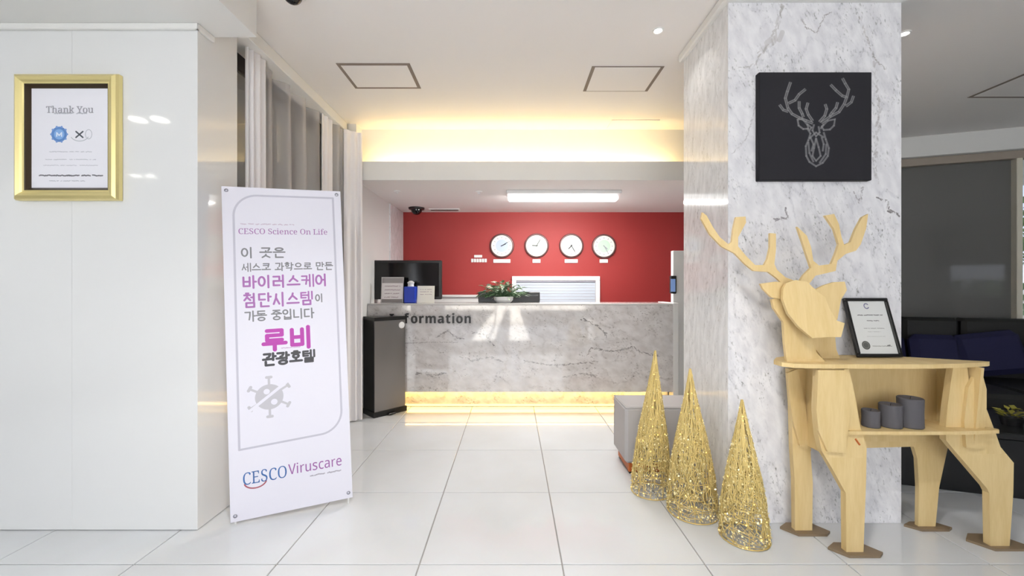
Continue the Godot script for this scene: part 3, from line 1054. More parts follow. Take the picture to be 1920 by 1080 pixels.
func pillar_and_deer():
	var pl := struct("wall_pillar", slab(1.15, 2.067, 0, CEIL, 2.16, 2.708, 0.002), M.pillar_side, "square white marble pillar with grey veins", "pillar")
	obj("facing_slab", faced(1.1485, 2.0685, 0.001, 2.767, 2.154, 2.1605), M.pillar, pl)
	obj("facing_slab", slab(1.148, 1.1505, 0.001, CEIL - 0.002, 2.1545, 2.71, 0.0008), M.pillar_side, pl)
	obj("facing_slab", slab(2.0665, 2.069, 0.001, CEIL - 0.002, 2.1545, 2.71, 0.0008), M.pillar_side, pl)
	var cr := start()
	box(cr, Vector3(1.122, 2.766, -2.736), Vector3(2.095, CEIL - 0.001, -2.128), 0.008)
	struct("trim_4", cr, M.white_paint, "white cornice round the top of the marble pillar", "cornice")
	# stag picture
	var pic := thing("stag_picture", "square black canvas with a grey line drawing of a stag head", "picture", P(1529, 338, 2.153))
	var a := P(1423, 135, 2.122)
	var c := P(1635, 338, 2.122)
	obj("canvas", boxed(Vector3(a.x, c.y, -2.1535), Vector3(c.x, a.y, -2.122), 0.003), M.canvas_black, pic)
	obj("drawing", printed(Vector3(a.x + 0.004, a.y - 0.004, -2.1215), Vector3(c.x - 0.004, a.y - 0.004, -2.1215), Vector3(c.x - 0.004, c.y + 0.004, -2.1215), Vector3(a.x + 0.004, c.y + 0.004, -2.1215)), picture(stag_print(), 0.8), pic)
	deer()
	# frame leaning on the pillar
	var f := thing("certificate_frame", "black framed certificate leaning on the pillar atop the deer shelf", "picture frame", Vector3(1.86, 0.897, -2.07))
	var bl := Vector3(1.747, 0.9015, -2.047)
	var w := 0.228
	var up := Vector3(-0.002, 0.297, -0.088).normalized()
	var hgt := 0.308
	var n := Vector3.RIGHT.cross(up).normalized()
	var b := Basis(Vector3.RIGHT, up, n)
	var tr := Transform3D(b, bl)
	var st := start()
	for e in [[0.0, w, 0.0, 0.016], [0.0, w, hgt - 0.016, hgt], [0.0, 0.016, 0.016, hgt - 0.016], [w - 0.016, w, 0.016, hgt - 0.016]]:
		box(st, Vector3(e[0], e[2], -0.013), Vector3(e[1], e[3], 0.006), 0.003, tr)
	obj("frame", st, M.black, f)
	st = start()
	box(st, Vector3(0.012, 0.012, -0.012), Vector3(w - 0.012, hgt - 0.012, -0.006), 0.0, tr)
	obj("backing", st, M.black, f)
	obj("certificate", printed(tr * Vector3(0.014, hgt - 0.014, -0.004), tr * Vector3(w - 0.014, hgt - 0.014, -0.004), tr * Vector3(w - 0.014, 0.014, -0.004), tr * Vector3(0.014, 0.014, -0.004)), picture(certificate_print(), 0.3), f, "white printed certificate with a round seal")
	# candles
	var cand := [[1632.5, 14.0, 768.0, "smallest of the three dark grey pillar candles, at left"], [1669.5, 17.5, 757.0, "middle sized of the three dark grey pillar candles on the deer shelf"], [1706.5, 19.5, 745.0, "tallest of the three dark grey pillar candles, at right"]]
	for k in 3:
		var s = cand[k]
		var z := 1.955
		var r: float = s[1] / F * z
		var top: float = P(0, s[2], z).y
		var at := Vector3(P(s[0], 0, z).x, 0.583, -z)
		var o := thing("pillar_candle", s[3], "candle", at, 0.0, "dark candles on the lower deer shelf")
		st = start()
		var hh := top - 0.583
		lathe(st, at, [Vector2(0.0, 0.0), Vector2(r * 0.94, 0.0), Vector2(r, 0.004), Vector2(r * 0.97, hh * 0.5), Vector2(r, hh - 0.004), Vector2(r * 0.93, hh), Vector2(r * 0.82, hh - 0.004), Vector2(0.0, hh - 0.012)], 36)
		obj("wax", st, M.slate, o)
		st = start()
		tube(st, [at + Vector3(0, hh - 0.012, 0), at + Vector3(0.001, hh - 0.002, 0), at + Vector3(0.003, hh + 0.004, 0)], 0.0014, 6)
		obj("wick", st, M.black, o)
	# wire cones
	cone(Vector3(0.85, 0, -2.49), 0.11, 0.865, Vector3(0.03, 0, -0.0), 3, "tallest gold wire cone, leftmost, before the grey ottoman")
	cone(Vector3(1.006, 0, -2.262), 0.127, 0.8, Vector3(-0.012, 0, 0), 4, "wide gold wire cone in the middle, at the corner of the pillar")
	cone(Vector3(1.163, 0, -2.032), 0.109, 0.69, Vector3(-0.01, 0, 0), 5, "smallest gold wire cone, nearest, before the deer's front leg")
	ottoman()


func stag_print() -> Image:
	var im := paper(512, 512, Color(0.08, 0.08, 0.11))
	var g := Color(0.5, 0.5, 0.51)
	var k := 512.0 / 1090.0
	var draw := func(p: Array, w: float, s: float):
		var pts := []
		for i in range(0, p.size(), 2):
			pts.append(Vector2(p[i] - 15.0, p[i + 1] - 30.0) * k)
		for side in [-1.0, 1.0]:
			var off := []
			for i in pts.size():
				var d: Vector2 = (pts[mini(i + 1, pts.size() - 1)] - pts[maxi(i - 1, 0)]).normalized()
				off.append(pts[i] + Vector2(-d.y, d.x) * w * side)
			line(im, off, 4.6, g, s)
		line(im, pts, w * 1.6, g, s * 0.55)
	# antlers, each branch a pair of contour lines
	for p in [[315, 130, 285, 220, 265, 290, 290, 390, 330, 450, 400, 490, 470, 520, 530, 545], [460, 200, 400, 250, 360, 310, 300, 340], [210, 360, 245, 410, 290, 425], [400, 325, 400, 390, 430, 450, 440, 480], [485, 340, 468, 400, 490, 460, 530, 520],
			[825, 90, 850, 140, 885, 200, 865, 280, 840, 350, 790, 430, 700, 480, 620, 540], [710, 155, 760, 210, 820, 265, 860, 280], [930, 270, 910, 330, 860, 370], [775, 335, 760, 390, 720, 440, 700, 470], [655, 355, 670, 400, 650, 470, 600, 530]]:
		draw.call(p, 4.5, 0.8)
	# ears, brow, eyes, muzzle
	for p in [[480, 560, 430, 500, 385, 510, 395, 570, 440, 605, 490, 600, 480, 560], [620, 580, 680, 520, 750, 505, 740, 570, 700, 610, 640, 615, 620, 580], [480, 600, 510, 650, 490, 720, 465, 780, 470, 880, 500, 940, 565, 985, 630, 950, 680, 880, 690, 800, 660, 710, 640, 640], [500, 700, 565, 640, 640, 690], [545, 560, 530, 620, 565, 680, 600, 640, 590, 580], [510, 690, 540, 760, 520, 830], [620, 690, 640, 760, 630, 830], [565, 700, 545, 800, 530, 880, 565, 930, 610, 880, 590, 790, 565, 700], [490, 740, 500, 850, 540, 940], [665, 760, 660, 860, 600, 950], [480, 555, 520, 590, 500, 620], [640, 560, 610, 600]]:
		draw.call(p, 2.5, 0.62)
	return im


func certificate_print() -> Image:
	var im := paper(384, 512, Color(0.86, 0.87, 0.87))
	ring(im, Vector2(190, 52), 22, 24, 9, Color(0.45, 0.45, 0.58), 0.6, 5.6)
	fake_line(im, 80, 330, 140, 13, Color(0.35, 0.36, 0.36), 0.75, 61)
	fake_line(im, 160, 280, 195, 12, Color(0.4, 0.4, 0.42), 0.7, 62)
	fake_line(im, 110, 310, 268, 9, Color(0.5, 0.5, 0.5), 0.6, 63)
	fake_line(im, 140, 270, 300, 7, Color(0.6, 0.6, 0.6), 0.5, 64)
	fake_line(im, 120, 300, 345, 6, Color(0.6, 0.6, 0.6), 0.4, 65)
	disc(im, Vector2(88, 428), 40, Color(0.33, 0.34, 0.33))
	ring(im, Vector2(88, 428), 27, 27, 4, Color(0.5, 0.5, 0.48))
	fake_line(im, 150, 340, 436, 8, Color(0.4, 0.4, 0.4), 0.6, 66)
	stroke(im, Vector2(300, 432), Vector2(322, 428), 12, Color(0.35, 0.36, 0.36), 0.7)
	return im


func deer():
	var d := thing("deer_shelf", "life size plywood deer shelf with antlers standing before the marble pillar", "shelf", Vector3(1.83, 0, -2.0))
	var st := start()
	# boards, outlines in x and distance
	var flat := func(called: String, pts: Array, top: float, thick: float):
		var v := PackedVector3Array()
		for i in range(0, pts.size(), 2):
			v.append(Vector3(pts[i], top, -pts[i + 1]))
		var s := start()
		sheet(s, v, Vector3(0, -thick, 0))
		obj(called, s, M.wood, d)
	flat.call("top_board", [1.285, 1.93, 1.32, 1.895, 1.45, 1.88, 1.95, 1.88, 2.12, 1.9, 2.27, 1.935, 2.3, 1.952, 2.28, 1.965, 2.2, 2.0, 2.05, 2.075, 1.92, 2.12, 1.75, 2.145, 1.5, 2.145, 1.35, 2.07, 1.285, 1.99], 0.896, 0.02)
	flat.call("shelf_board", [1.53, 1.89, 1.9, 1.885, 2.12, 1.89, 2.29, 1.905, 2.305, 1.92, 2.28, 1.945, 2.15, 2.03, 2.05, 2.095, 1.53, 2.098], 0.582, 0.016)
	plate(st, [1505, 691, 1772, 691, 1772, 836, 1620, 840, 1505, 840], 2.1, 0.014)
	obj("back_panel", st, M.wood, d)
	# cross panels between the two sides
	for x in [1.5, 2.2]:
		st = start()
		var lowest := 0.45 if x < 2 else 0.5
		sheet(st, PackedVector3Array([Vector3(x, lowest, -1.93), Vector3(x, 0.875, -1.9), Vector3(x, 0.875, -2.1), Vector3(x, lowest, -2.1)]), Vector3(0.014, 0, 0))
		obj("cross_panel", st, M.wood, d)
	st = start()
	plate(st, [1533, 692, 1592, 692, 1603, 740, 1613, 800, 1625, 838, 1624, 900, 1619, 1037, 1587, 1037, 1586, 925, 1560, 878, 1541, 846, 1534, 815, 1530, 770], 1.9, 0.03)
	obj("leg", st, M.wood, d)
	st = start()
	plate(st, [1787, 690, 1814, 690, 1818, 724, 1835, 690, 1846, 735, 1848, 762, 1868, 815, 1876, 838, 1901, 868, 1900, 925, 1893, 1027, 1857, 1025, 1855, 925, 1850, 915, 1774, 826, 1773, 805, 1777, 760, 1784, 710], 1.945, 0.03)
	obj("leg", st, M.wood, d)
	st = start()
	plate(st, [1479, 692, 1516, 692, 1520, 850, 1524, 905, 1523, 996, 1491, 997, 1490, 900, 1486, 840, 1484, 760], 2.07, 0.028)
	obj("leg", st, M.wood, d)
	st = start()
	plate(st, [1712, 833, 1778, 836, 1761, 914, 1754, 989, 1722, 989, 1723, 914, 1720, 860], 2.105, 0.02)
	obj("leg", st, M.wood, d)
	st = start()
	plate(st, [1534, 694, 1585, 694, 1590, 720, 1595, 760, 1592, 800, 1584, 849, 1552, 847, 1535, 808, 1531, 770, 1533, 730], 1.886, 0.0145)
	obj("shoulder_panel", st, M.wood, d)
	st = start()
	plate(st, [1476, 700, 1496, 692, 1510, 760, 1521, 846, 1500, 836, 1487, 790, 1480, 740], 2.055, 0.0145)
	obj("shoulder_panel", st, M.wood, d)
	st = start()
	plate(st, [1816, 726, 1836, 690, 1842, 700, 1850, 730, 1850, 765, 1844, 836, 1836, 842, 1812, 839, 1808, 790], 1.93, 0.0145)
	obj("haunch_panel", st, M.wood, d)
	# base plates under the legs
	for q in [[1.624, 1.925, 0.115, 0.05], [2.36, 1.985, 0.12, 0.062], [1.505, 2.09, 0.115, 0.052], [2.165, 2.115, 0.112, 0.036]]:
		var v := PackedVector3Array()
		for e in [[-1, 0.25], [-0.55, -1], [0.7, -1], [1, -0.5], [0.6, 0.9], [-0.5, 1]]:
			v.append(Vector3(q[0] + e[0] * q[2], 0.012, -(q[1] + e[1] * q[3])))
		st = start()
		sheet(st, v, Vector3(0, -0.0115, 0))
		obj("base_plate", st, M.foot, d, "dark six-sided base plate")
	# neck, head, ears, antlers
	st = start()
	plate(st, [1447, 561, 1475, 556, 1505, 560, 1526, 640, 1531, 661, 1554, 684, 1476, 684, 1471, 640, 1469, 604, 1451, 578], 1.945, 0.016)
	obj("neck_panel", st, M.wood, d)
	st = start()
	plate(st, [1510, 566, 1562, 580, 1568, 655, 1575, 672, 1572, 677, 1546, 677, 1526, 650], 2.04, 0.016)
	obj("neck_panel", st, M.wood, d)
	st = start()
	leaning_plate(st, [1469, 541, 1474, 531, 1492, 525, 1514, 528, 1530, 545, 1547, 557, 1555, 578, 1569, 601, 1584, 606, 1577, 632, 1550, 632, 1523, 634, 1498, 613, 1478, 588, 1468, 561], 525, 1.905, 634, 1.865, 0.016)
	obj("face_panel", st, M.wood, d)
	st = start()
	plate(st, [1426, 532, 1456, 528, 1480, 532, 1478, 562, 1466, 561, 1447, 558, 1431, 542], 1.93, 0.014)
	obj("ear", st, M.wood, d)
	st = start()
	plate(st, [1514, 531, 1530, 543, 1545, 535, 1564, 529, 1584, 528, 1588, 544, 1577, 562, 1570, 600, 1555, 596, 1540, 570], 1.935, 0.014)
	obj("ear", st, M.wood, d)
	st = start()
	plate(st, [1317, 398, 1325, 404, 1337, 426, 1350, 445, 1366, 458, 1372, 454, 1375, 429, 1380, 407, 1398, 406, 1399, 417, 1384, 445, 1384, 462, 1400, 481, 1416, 497, 1433, 497, 1439, 486, 1444, 464, 1444, 437, 1455, 438, 1455, 467, 1452, 495, 1457, 506, 1473, 520, 1492, 527, 1494, 540, 1480, 540, 1466, 531, 1457, 522, 1441, 510, 1413, 508, 1397, 495, 1378, 475, 1353, 462, 1331, 439, 1315, 410], 1.95, 0.014)
	obj("antler", st, M.wood, d)
	st = start()
	plate(st, [1500, 527, 1507, 516, 1521, 502, 1512, 476, 1504, 451, 1495, 425, 1513, 442, 1521, 464, 1525, 489, 1536, 498, 1559, 495, 1567, 476, 1573, 458, 1564, 429, 1547, 404, 1564, 401, 1573, 420, 1578, 445, 1583, 459, 1595, 454, 1605, 429, 1617, 407, 1628, 401, 1624, 429, 1614, 458, 1605, 470, 1586, 476, 1570, 489, 1567, 508, 1529, 517, 1516, 534, 1500, 540], 1.95, 0.014)
	obj("antler", st, M.wood, d)
	# little bolt behind the shoulder
	st = start()
	tube(st, [P(1604, 823, 1.898), P(1612, 834, 1.896)], 0.004, 8)
	obj("bolt", st, M.orange_wood, d)


func cone(at: Vector3, r: float, h: float, lean: Vector3, s: int, label: String):
	var o := thing("wire_cone", label, "wire cone", at, 0.0, "gold wire light cones by the pillar")
	var q := RandomNumberGenerator.new()
	q.seed = s
	var on := func(a: float, t: float, k: float) -> Vector3:   # a point of the cone: angle, height share, how far out
		var rr := (r * (1.0 - t) * (1.0 + 0.24 * sin(t * PI)) + 0.004) * k
		return at + lean * t + Vector3(cos(a) * rr, 0.006 + t * (h - 0.006), sin(a) * rr)
	var st := start()
	for t in [0.0, 0.25, 0.5, 0.75]:
		var path := []
		for k in 28:
			path.append(on.call(TAU * k / 28.0, t, 1.0))
		tube(st, path, 0.003 if t == 0.0 else 0.0018, 6, true)
	for k in 10:
		var path := []
		for j in 7:
			path.append(on.call(TAU * k / 10.0, j / 6.0, 1.0))
		tube(st, path, 0.0018, 5)
	obj("wire_frame", st, M.gold_wire, o)
	# loose gold threads wound round the frame
	st = start()
	for k in 500:
		var a := q.randf() * TAU
		var t0 := q.randf_range(0.0, 0.75) * q.randf_range(0.6, 1.0)
		var t1 := minf(t0 + q.randf_range(0.12, 0.55), 0.995)
		var da := q.randf_range(-1.2, 1.2)
		if k % 5 == 0:
			t1 = minf(t0 + q.randf_range(0.0, 0.05), 0.99)
			da = q.randf_range(1.0, 2.6)
		var path := []
		for j in 9:
			var u := j / 8.0
			path.append(on.call(a + da * u + q.randf_range(-0.09, 0.09), lerpf(t0, t1, u) + q.randf_range(-0.008, 0.008), q.randf_range(0.93, 1.04)))
		tube(st, path, q.randf_range(0.001, 0.0026), 4)
	tag(obj("tinsel_threads", st, M.gold_tinsel, o), "", "", "", "stuff")
	st = start()
	for k in 2200:
		var t := q.randf() * q.randf_range(0.55, 1.0)
		var c: Vector3 = on.call(q.randf() * TAU, t, q.randf_range(0.95, 1.05))
		var u := Vector3(q.randf_range(-1, 1), q.randf_range(-1, 1), q.randf_range(-1, 1)).normalized() * q.randf_range(0.003, 0.007)
		var v := u.cross(Vector3(q.randf_range(-1, 1), q.randf_range(-1, 1), q.randf_range(-1, 1)).normalized())
		tri(st, c - u, c + v, c + u, u.cross(v))
		tri(st, c - u, c + u, c - v, u.cross(v))
	tag(obj("glitter_flakes", st, M.gold_flake, o), "", "", "", "stuff")
	st = start()
	for k in 60:
		var c: Vector3 = on.call(q.randf() * TAU, q.randf() * q.randf_range(0.4, 0.97), 1.0)
		var rr := q.randf_range(0.0025, 0.0045)
		lathe(st, c, [Vector2(0.0, -rr), Vector2(rr * 0.85, -rr * 0.5), Vector2(rr * 0.85, rr * 0.5), Vector2(0.0, rr)], 7)
	tag(obj("fairy_lights", st, M.fairy, o, "warm fairy light bulbs"), "", "", "", "stuff")


func ottoman():
	var o := thing("ottoman", "grey upholstered box ottoman on a wooden base behind the gold cones", "ottoman", Vector3(1.0, 0, -2.87))
	obj("cushion", slab(0.757, 1.3, 0.075, 0.452, 2.705, 3.03, 0.018), M.grey_fabric, o)
	obj("base", slab(0.785, 1.28, 0.012, 0.075, 2.725, 3.0, 0.004), M.orange_wood, o)
	for x in [0.79, 1.24]:
		for z in [2.73, 2.965]:
			obj("foot", slab(x, x + 0.03, 0.0, 0.012, z, z + 0.03), M.black, o)
	var pipe := start()
	tube(pipe, [Vector3(0.762, 0.447, -2.71), Vector3(1.295, 0.447, -2.71), Vector3(1.295, 0.447, -3.025), Vector3(0.762, 0.447, -3.025)], 0.004, 6, true)
	obj("piping", pipe, M.grey_fabric, o)


# ---------------------------------------------------------------- left: gold frame, banner, curtains, bin

func left_side():
	gold_frame()
	banner()
	curtains()
	bin()


func gold_frame():
	var f := thing("gold_picture_frame", "gold framed thank you certificate hanging on the white wall", "picture frame", P(134, 377, 2.088))
	var a := P(38, 143, 2.086)
	var c := P(230, 377, 2.086)
	# moulding: a profile swept round the rectangle, (inset, depth towards the viewer)
	var gold := [Vector2(0.0, 0.0), Vector2(0.0, 0.02), Vector2(0.006, 0.032), Vector2(0.02, 0.04), Vector2(0.034, 0.034), Vector2(0.042, 0.028), Vector2(0.05, 0.026)]
	var inner := [Vector2(0.05, 0.026), Vector2(0.054, 0.024), Vector2(0.064, 0.01), Vector2(0.068, 0.006)]
	for part in [["moulding", gold, M.gold], ["inner_lip", inner, mat(Color(0.2, 0.15, 0.08), 0.4, 0.3)]]:
		var st := start()
		var prof: Array = part[1]
		var at := func(corner: int, p: Vector2) -> Vector3:
			var x: float = (a.x + p.x) if corner in [0, 3] else (c.x - p.x)
			var y: float = (a.y - p.x) if corner < 2 else (c.y + p.x)
			return Vector3(x, y, -2.0865 + p.y)
		for side in 4:
			for i in prof.size() - 1:
				var q := [at.call(side, prof[i]), at.call((side + 1) % 4, prof[i]), at.call((side + 1) % 4, prof[i + 1]), at.call(side, prof[i + 1])]
				quad(st, q[0], q[1], q[2], q[3], Vector3(0, 0, 1) + ((q[0] + q[1]) / 2 - (a + c) / 2).normalized() * (0.3 if i < 3 else -0.3))
		obj(part[0], st, part[2], f)
	obj("backing", boxed(Vector3(a.x + 0.003, c.y + 0.003, -2.0868), Vector3(c.x - 0.003, a.y - 0.003, -2.082)), M.black, f)
	var im := paper(384, 512, Color(0.93, 0.93, 0.965))
	var ink := Color(0.62, 0.63, 0.68)
	ring(im, Vector2(138, 236), 30, 30, 18, Color(0.34, 0.5, 0.74))
	disc(im, Vector2(138, 236), 26, Color(0.5, 0.66, 0.87))
	line(im, [Vector2(126, 246), Vector2(126, 228), Vector2(138, 242), Vector2(150, 228), Vector2(150, 246)], 6, Color(0.85, 0.9, 0.97))
	for k in 10:
		var t := TAU * k / 10.0
		disc(im, Vector2(138, 236) + Vector2(cos(t), sin(t)) * 40, 5, Color(0.45, 0.58, 0.8))
	line(im, [Vector2(222, 222), Vector2(256, 252)], 7, Color(0.3, 0.32, 0.36))
	line(im, [Vector2(256, 222), Vector2(222, 252)], 7, Color(0.3, 0.32, 0.36))
	ring(im, Vector2(240, 237), 46, 34, 3, Color(0.72, 0.74, 0.78), 0.4, 2.7)
	ring(im, Vector2(285, 236), 16, 24, 3, Color(0.75, 0.76, 0.8))
	fake_line(im, 115, 275, 128, 10, ink, 0.55, 70)
	fake_line(im, 90, 300, 326, 8, ink, 0.3, 71)
	fake_line(im, 70, 320, 366, 8, ink, 0.3, 72)
	fake_line(im, 60, 330, 396, 8, ink, 0.25, 73)
	fake_line(im, 25, 360, 448, 11, Color(0.35, 0.35, 0.38), 0.85, 74)
	fake_line(im, 90, 270, 476, 7, ink, 0.5, 75)
	var i := 0.066
	obj("certificate", printed(Vector3(a.x + i, a.y - i, -2.079), Vector3(c.x - i, a.y - i, -2.079), Vector3(c.x - i, c.y + i, -2.079), Vector3(a.x + i, c.y + i, -2.079)), picture(im, 0.25), f, "white printed sheet with a blue round emblem")
	var tm := letters("Thank You", 0.034, 0.0015, "Droid Serif")
	var bb := tm.get_aabb()
	var st2 := SurfaceTool.new()
	st2.append_from(tm, 0, Transform3D(Basis().scaled(Vector3(1.0, 1, 1)), Vector3((a.x + c.x) / 2 - bb.get_center().x, P(0, 212, 2.08).y, -2.078)))
	obj("lettering", st2, M.grey_letter, f)


func banner():
	var bl := Vector3(-1.483, 0.012, -2.135)
	var br := Vector3(-0.941, 0.012, -2.346)
	var up := Vector3(-0.107, 1.8, -0.082).normalized()
	var xd := (br - bl).normalized()
	xd = (xd - up * xd.dot(up)).normalized()
	var b := thing("banner_stand", "white free standing notice banner with violet Korean lettering", "banner", bl)
	b.transform = Transform3D(Basis(xd, up, xd.cross(up)), bl)
	var sheet_m := mat(Color(0.89, 0.885, 0.93), 0.5)
	own("sheet", boxed(Vector3(0, 0, -0.0012), Vector3(0.6, 1.8, 0.0), 0.0003), sheet_m, b)
	own("printed_face", printed(Vector3(0.001, 1.799, 0.0006), Vector3(0.599, 1.799, 0.0006), Vector3(0.599, 0.001, 0.0006), Vector3(0.001, 0.001, 0.0006)), picture(banner_print(), 0.45), b)
	for g in [Vector3(0.022, 1.778, 0), Vector3(0.578, 1.778, 0), Vector3(0.022, 0.03, 0), Vector3(0.578, 0.03, 0)]:
		var st := start()
		lathe(st, Vector3.ZERO, [Vector2(0.004, 0.0), Vector2(0.006, 0.0035), Vector2(0.0095, 0.002), Vector2(0.0105, 0.0)], 18)
		own("grommet", turned(st, Transform3D(Basis(Vector3.RIGHT, PI / 2), g + Vector3(0, 0, 0.0006))), mat(Color(0.62, 0.62, 0.66), 0.35, 0.6), b)
	var st := start()
	tube(st, [Vector3(0.022, 1.778, -0.006), Vector3(0.3, 0.85, -0.04), Vector3(0.578, 0.03, -0.006)], 0.005, 8)
	own("stand_pole", st, M.frame_metal, b)
	st = start()
	tube(st, [Vector3(0.578, 1.778, -0.006), Vector3(0.3, 0.85, -0.052), Vector3(0.022, 0.03, -0.006)], 0.005, 8)
	own("stand_pole", st, M.frame_metal, b)
	st = start()
	tube(st, [Vector3(0.3, 0.85, -0.046), Vector3(0.3, 0.018, -0.17)], 0.006, 8)
	own("rear_leg", st, M.frame_metal, b)
	for x in [0.022, 0.578]:
		st = start()
		var inv := b.transform.affine_inverse()
		var top := Vector3(x, 0.03, -0.006)
		var w := b.transform * top
		tube(st, [top, inv * Vector3(w.x, 0.0, w.z)], 0.006, 8)
		own("foot", st, M.white_plastic, b)
	# latin lettering, as the photograph shows it
	for e in [["CESCO Science On Life", 0.074, 1.8 - 0.263, 0.031, 0.445, "Droid Serif", M.violet_letter], ["CESCO", 0.062, 1.8 - 1.618, 0.064, 0.206, "Droid Serif", M.blue_letter], ["Viruscare", 0.276, 1.8 - 1.606, 0.056, 0.272, "Droid Sans", M.violet_letter]]:
		var lm := letters(e[0], e[3], 0.0006, e[5])
		var bb := lm.get_aabb()
		st = SurfaceTool.new()
		st.append_from(lm, 0, Transform3D(Basis().scaled(Vector3(e[4] / bb.size.x, 1, 1)), Vector3(e[1] - bb.position.x * e[4] / bb.size.x, e[2], 0.0009)))
		own("lettering", st, e[6], b)


func banner_print() -> Image:
	var k := 1140.0
	var im := paper(684, 2048, Color(0.89, 0.885, 0.93))
	var v := func(x: float, y: float) -> Vector2: return Vector2(x, y) * k
	var fr := Color(0.735, 0.73, 0.79)
	# line frame, two corners rounded
	var pts := []
	for i in 13:
		var t := PI + PI / 2 * i / 12.0
		pts.append(v.call(0.167 + cos(t) * 0.115, 0.161 + sin(t) * 0.117))
	pts.append(v.call(0.558, 0.042))
	for i in 13:
		var t := PI / 2 * i / 12.0
		pts.append(v.call(0.443 + cos(t) * 0.116, 1.29 + sin(t) * 0.122))
	pts.append(v.call(0.048, 1.428))
	pts.append(pts[0])
	line(im, pts, 11.5, fr)
	fake_line(im, 0.077 * k, 0.362 * k, 0.206 * k, 13, Color(0.75, 0.68, 0.76), 0.6, 81)
	var grey := Color(0.44, 0.44, 0.47)
	var violet := Color(0.6, 0.36, 0.64)
	hangul(im, "이 곳은", v.call(0.082, 0.338), Vector2(0.058, 0.056) * k, 0.066 * k, 8.5, grey)
	hangul(im, "세스코 과학으로 만든", v.call(0.084, 0.425), Vector2(0.042, 0.044) * k, 0.0478 * k, 6.5, grey)
	hangul(im, "바이러스케어", v.call(0.086, 0.496), Vector2(0.063, 0.066) * k, 0.0722 * k, 11, violet)
	hangul(im, "첨단시스템", v.call(0.088, 0.594), Vector2(0.06, 0.074) * k, 0.07 * k, 11, violet)
	hangul(im, "이", v.call(0.443, 0.61), Vector2(0.042, 0.046) * k, 0.05 * k, 7, grey)
	hangul(im, "가동 중입니다", v.call(0.09, 0.69), Vector2(0.05, 0.055) * k, 0.0545 * k, 8, grey)
	hangul(im, "루비", v.call(0.174, 0.795), Vector2(0.112, 0.115) * k, 0.136 * k, 23, Color(0.66, 0.16, 0.62))
	fake_line(im, 0.262 * k, 0.365 * k, 0.905 * k, 9, Color(0.7, 0.55, 0.72), 0.6, 83)
	hangul(im, "관광호텔", v.call(0.172, 0.93), Vector2(0.06, 0.064) * k, 0.0655 * k, 14, Color(0.17, 0.17, 0.2))
	# germ emblem: a ball with six knobbed spikes, struck through
	var c: Vector2 = v.call(0.196, 1.166)
	var ash := Color(0.735, 0.73, 0.765)
	var white := Color(0.89, 0.885, 0.93)
	for i in 6:
		var t := TAU * i / 6.0 + PI / 2
		var d := Vector2(cos(t), sin(t))
		stroke(im, c + d * 60, c + d * 118, 13, ash)
		stroke(im, c + d * 122 - Vector2(-d.y, d.x) * 12, c + d * 122 + Vector2(-d.y, d.x) * 12, 17, ash)
	disc(im, c, 78, ash)
	disc(im, c + Vector2(-14, -34), 17, white)
	disc(im, c + Vector2(26, 34), 18, white)
	stroke(im, c + Vector2(-112, 76), c + Vector2(112, -92), 17, white)
	# swoosh under the maker's name and a fine line of print
	ring(im, v.call(0.118, 1.605), 0.052 * k, 0.036 * k, 7, Color(0.62, 0.3, 0.35), 0.25, 2.9)
	fake_line(im, 0.385 * k, 0.545 * k, 1.632 * k, 13, Color(0.6, 0.58, 0.64), 0.7, 84)
	return im


func drape(st: SurfaceTool, path: Array, y0: float, y1: float, amp: float, waves: float, seed_: int):
	st.set_smooth_group(0)
	var r := RandomNumberGenerator.new()
	r.seed = seed_
	var ph := r.randf() * TAU
	var n := int(waves * 12)
	var rows := 8
	var grid := []
	for i in n + 1:
		var u := float(i) / n
		var seg := minf(u * (path.size() - 1), path.size() - 1.0001)
		var a: Vector3 = path[int(seg)]
		var b: Vector3 = path[int(seg) + 1]
		var p := a.lerp(b, seg - int(seg))
		var side := (b - a).normalized().cross(Vector3.UP)
		var w := sin(u * waves * TAU + ph) + 0.35 * sin(u * waves * TAU * 0.43 + ph * 2.0)
		var col := []
		for k in rows + 1:
			var v := float(k) / rows
			var sway := amp * (0.55 + 0.45 * v) * w + amp * 0.25 * v * sin(v * 3.0 + u * 17.0)
			col.append(Vector3(p.x, lerpf(y1, y0, v), p.z) + side * sway)
		grid.append(col)
	for i in n:
		for k in rows:
			for tr in [[0, 1, 2], [0, 2, 3]]:
				var q := [grid[i][k], grid[i + 1][k], grid[i + 1][k + 1], grid[i][k + 1]]
				for j in tr:
					st.set_uv(Vector2.ZERO)
					st.add_vertex(q[j])
	st.generate_normals()


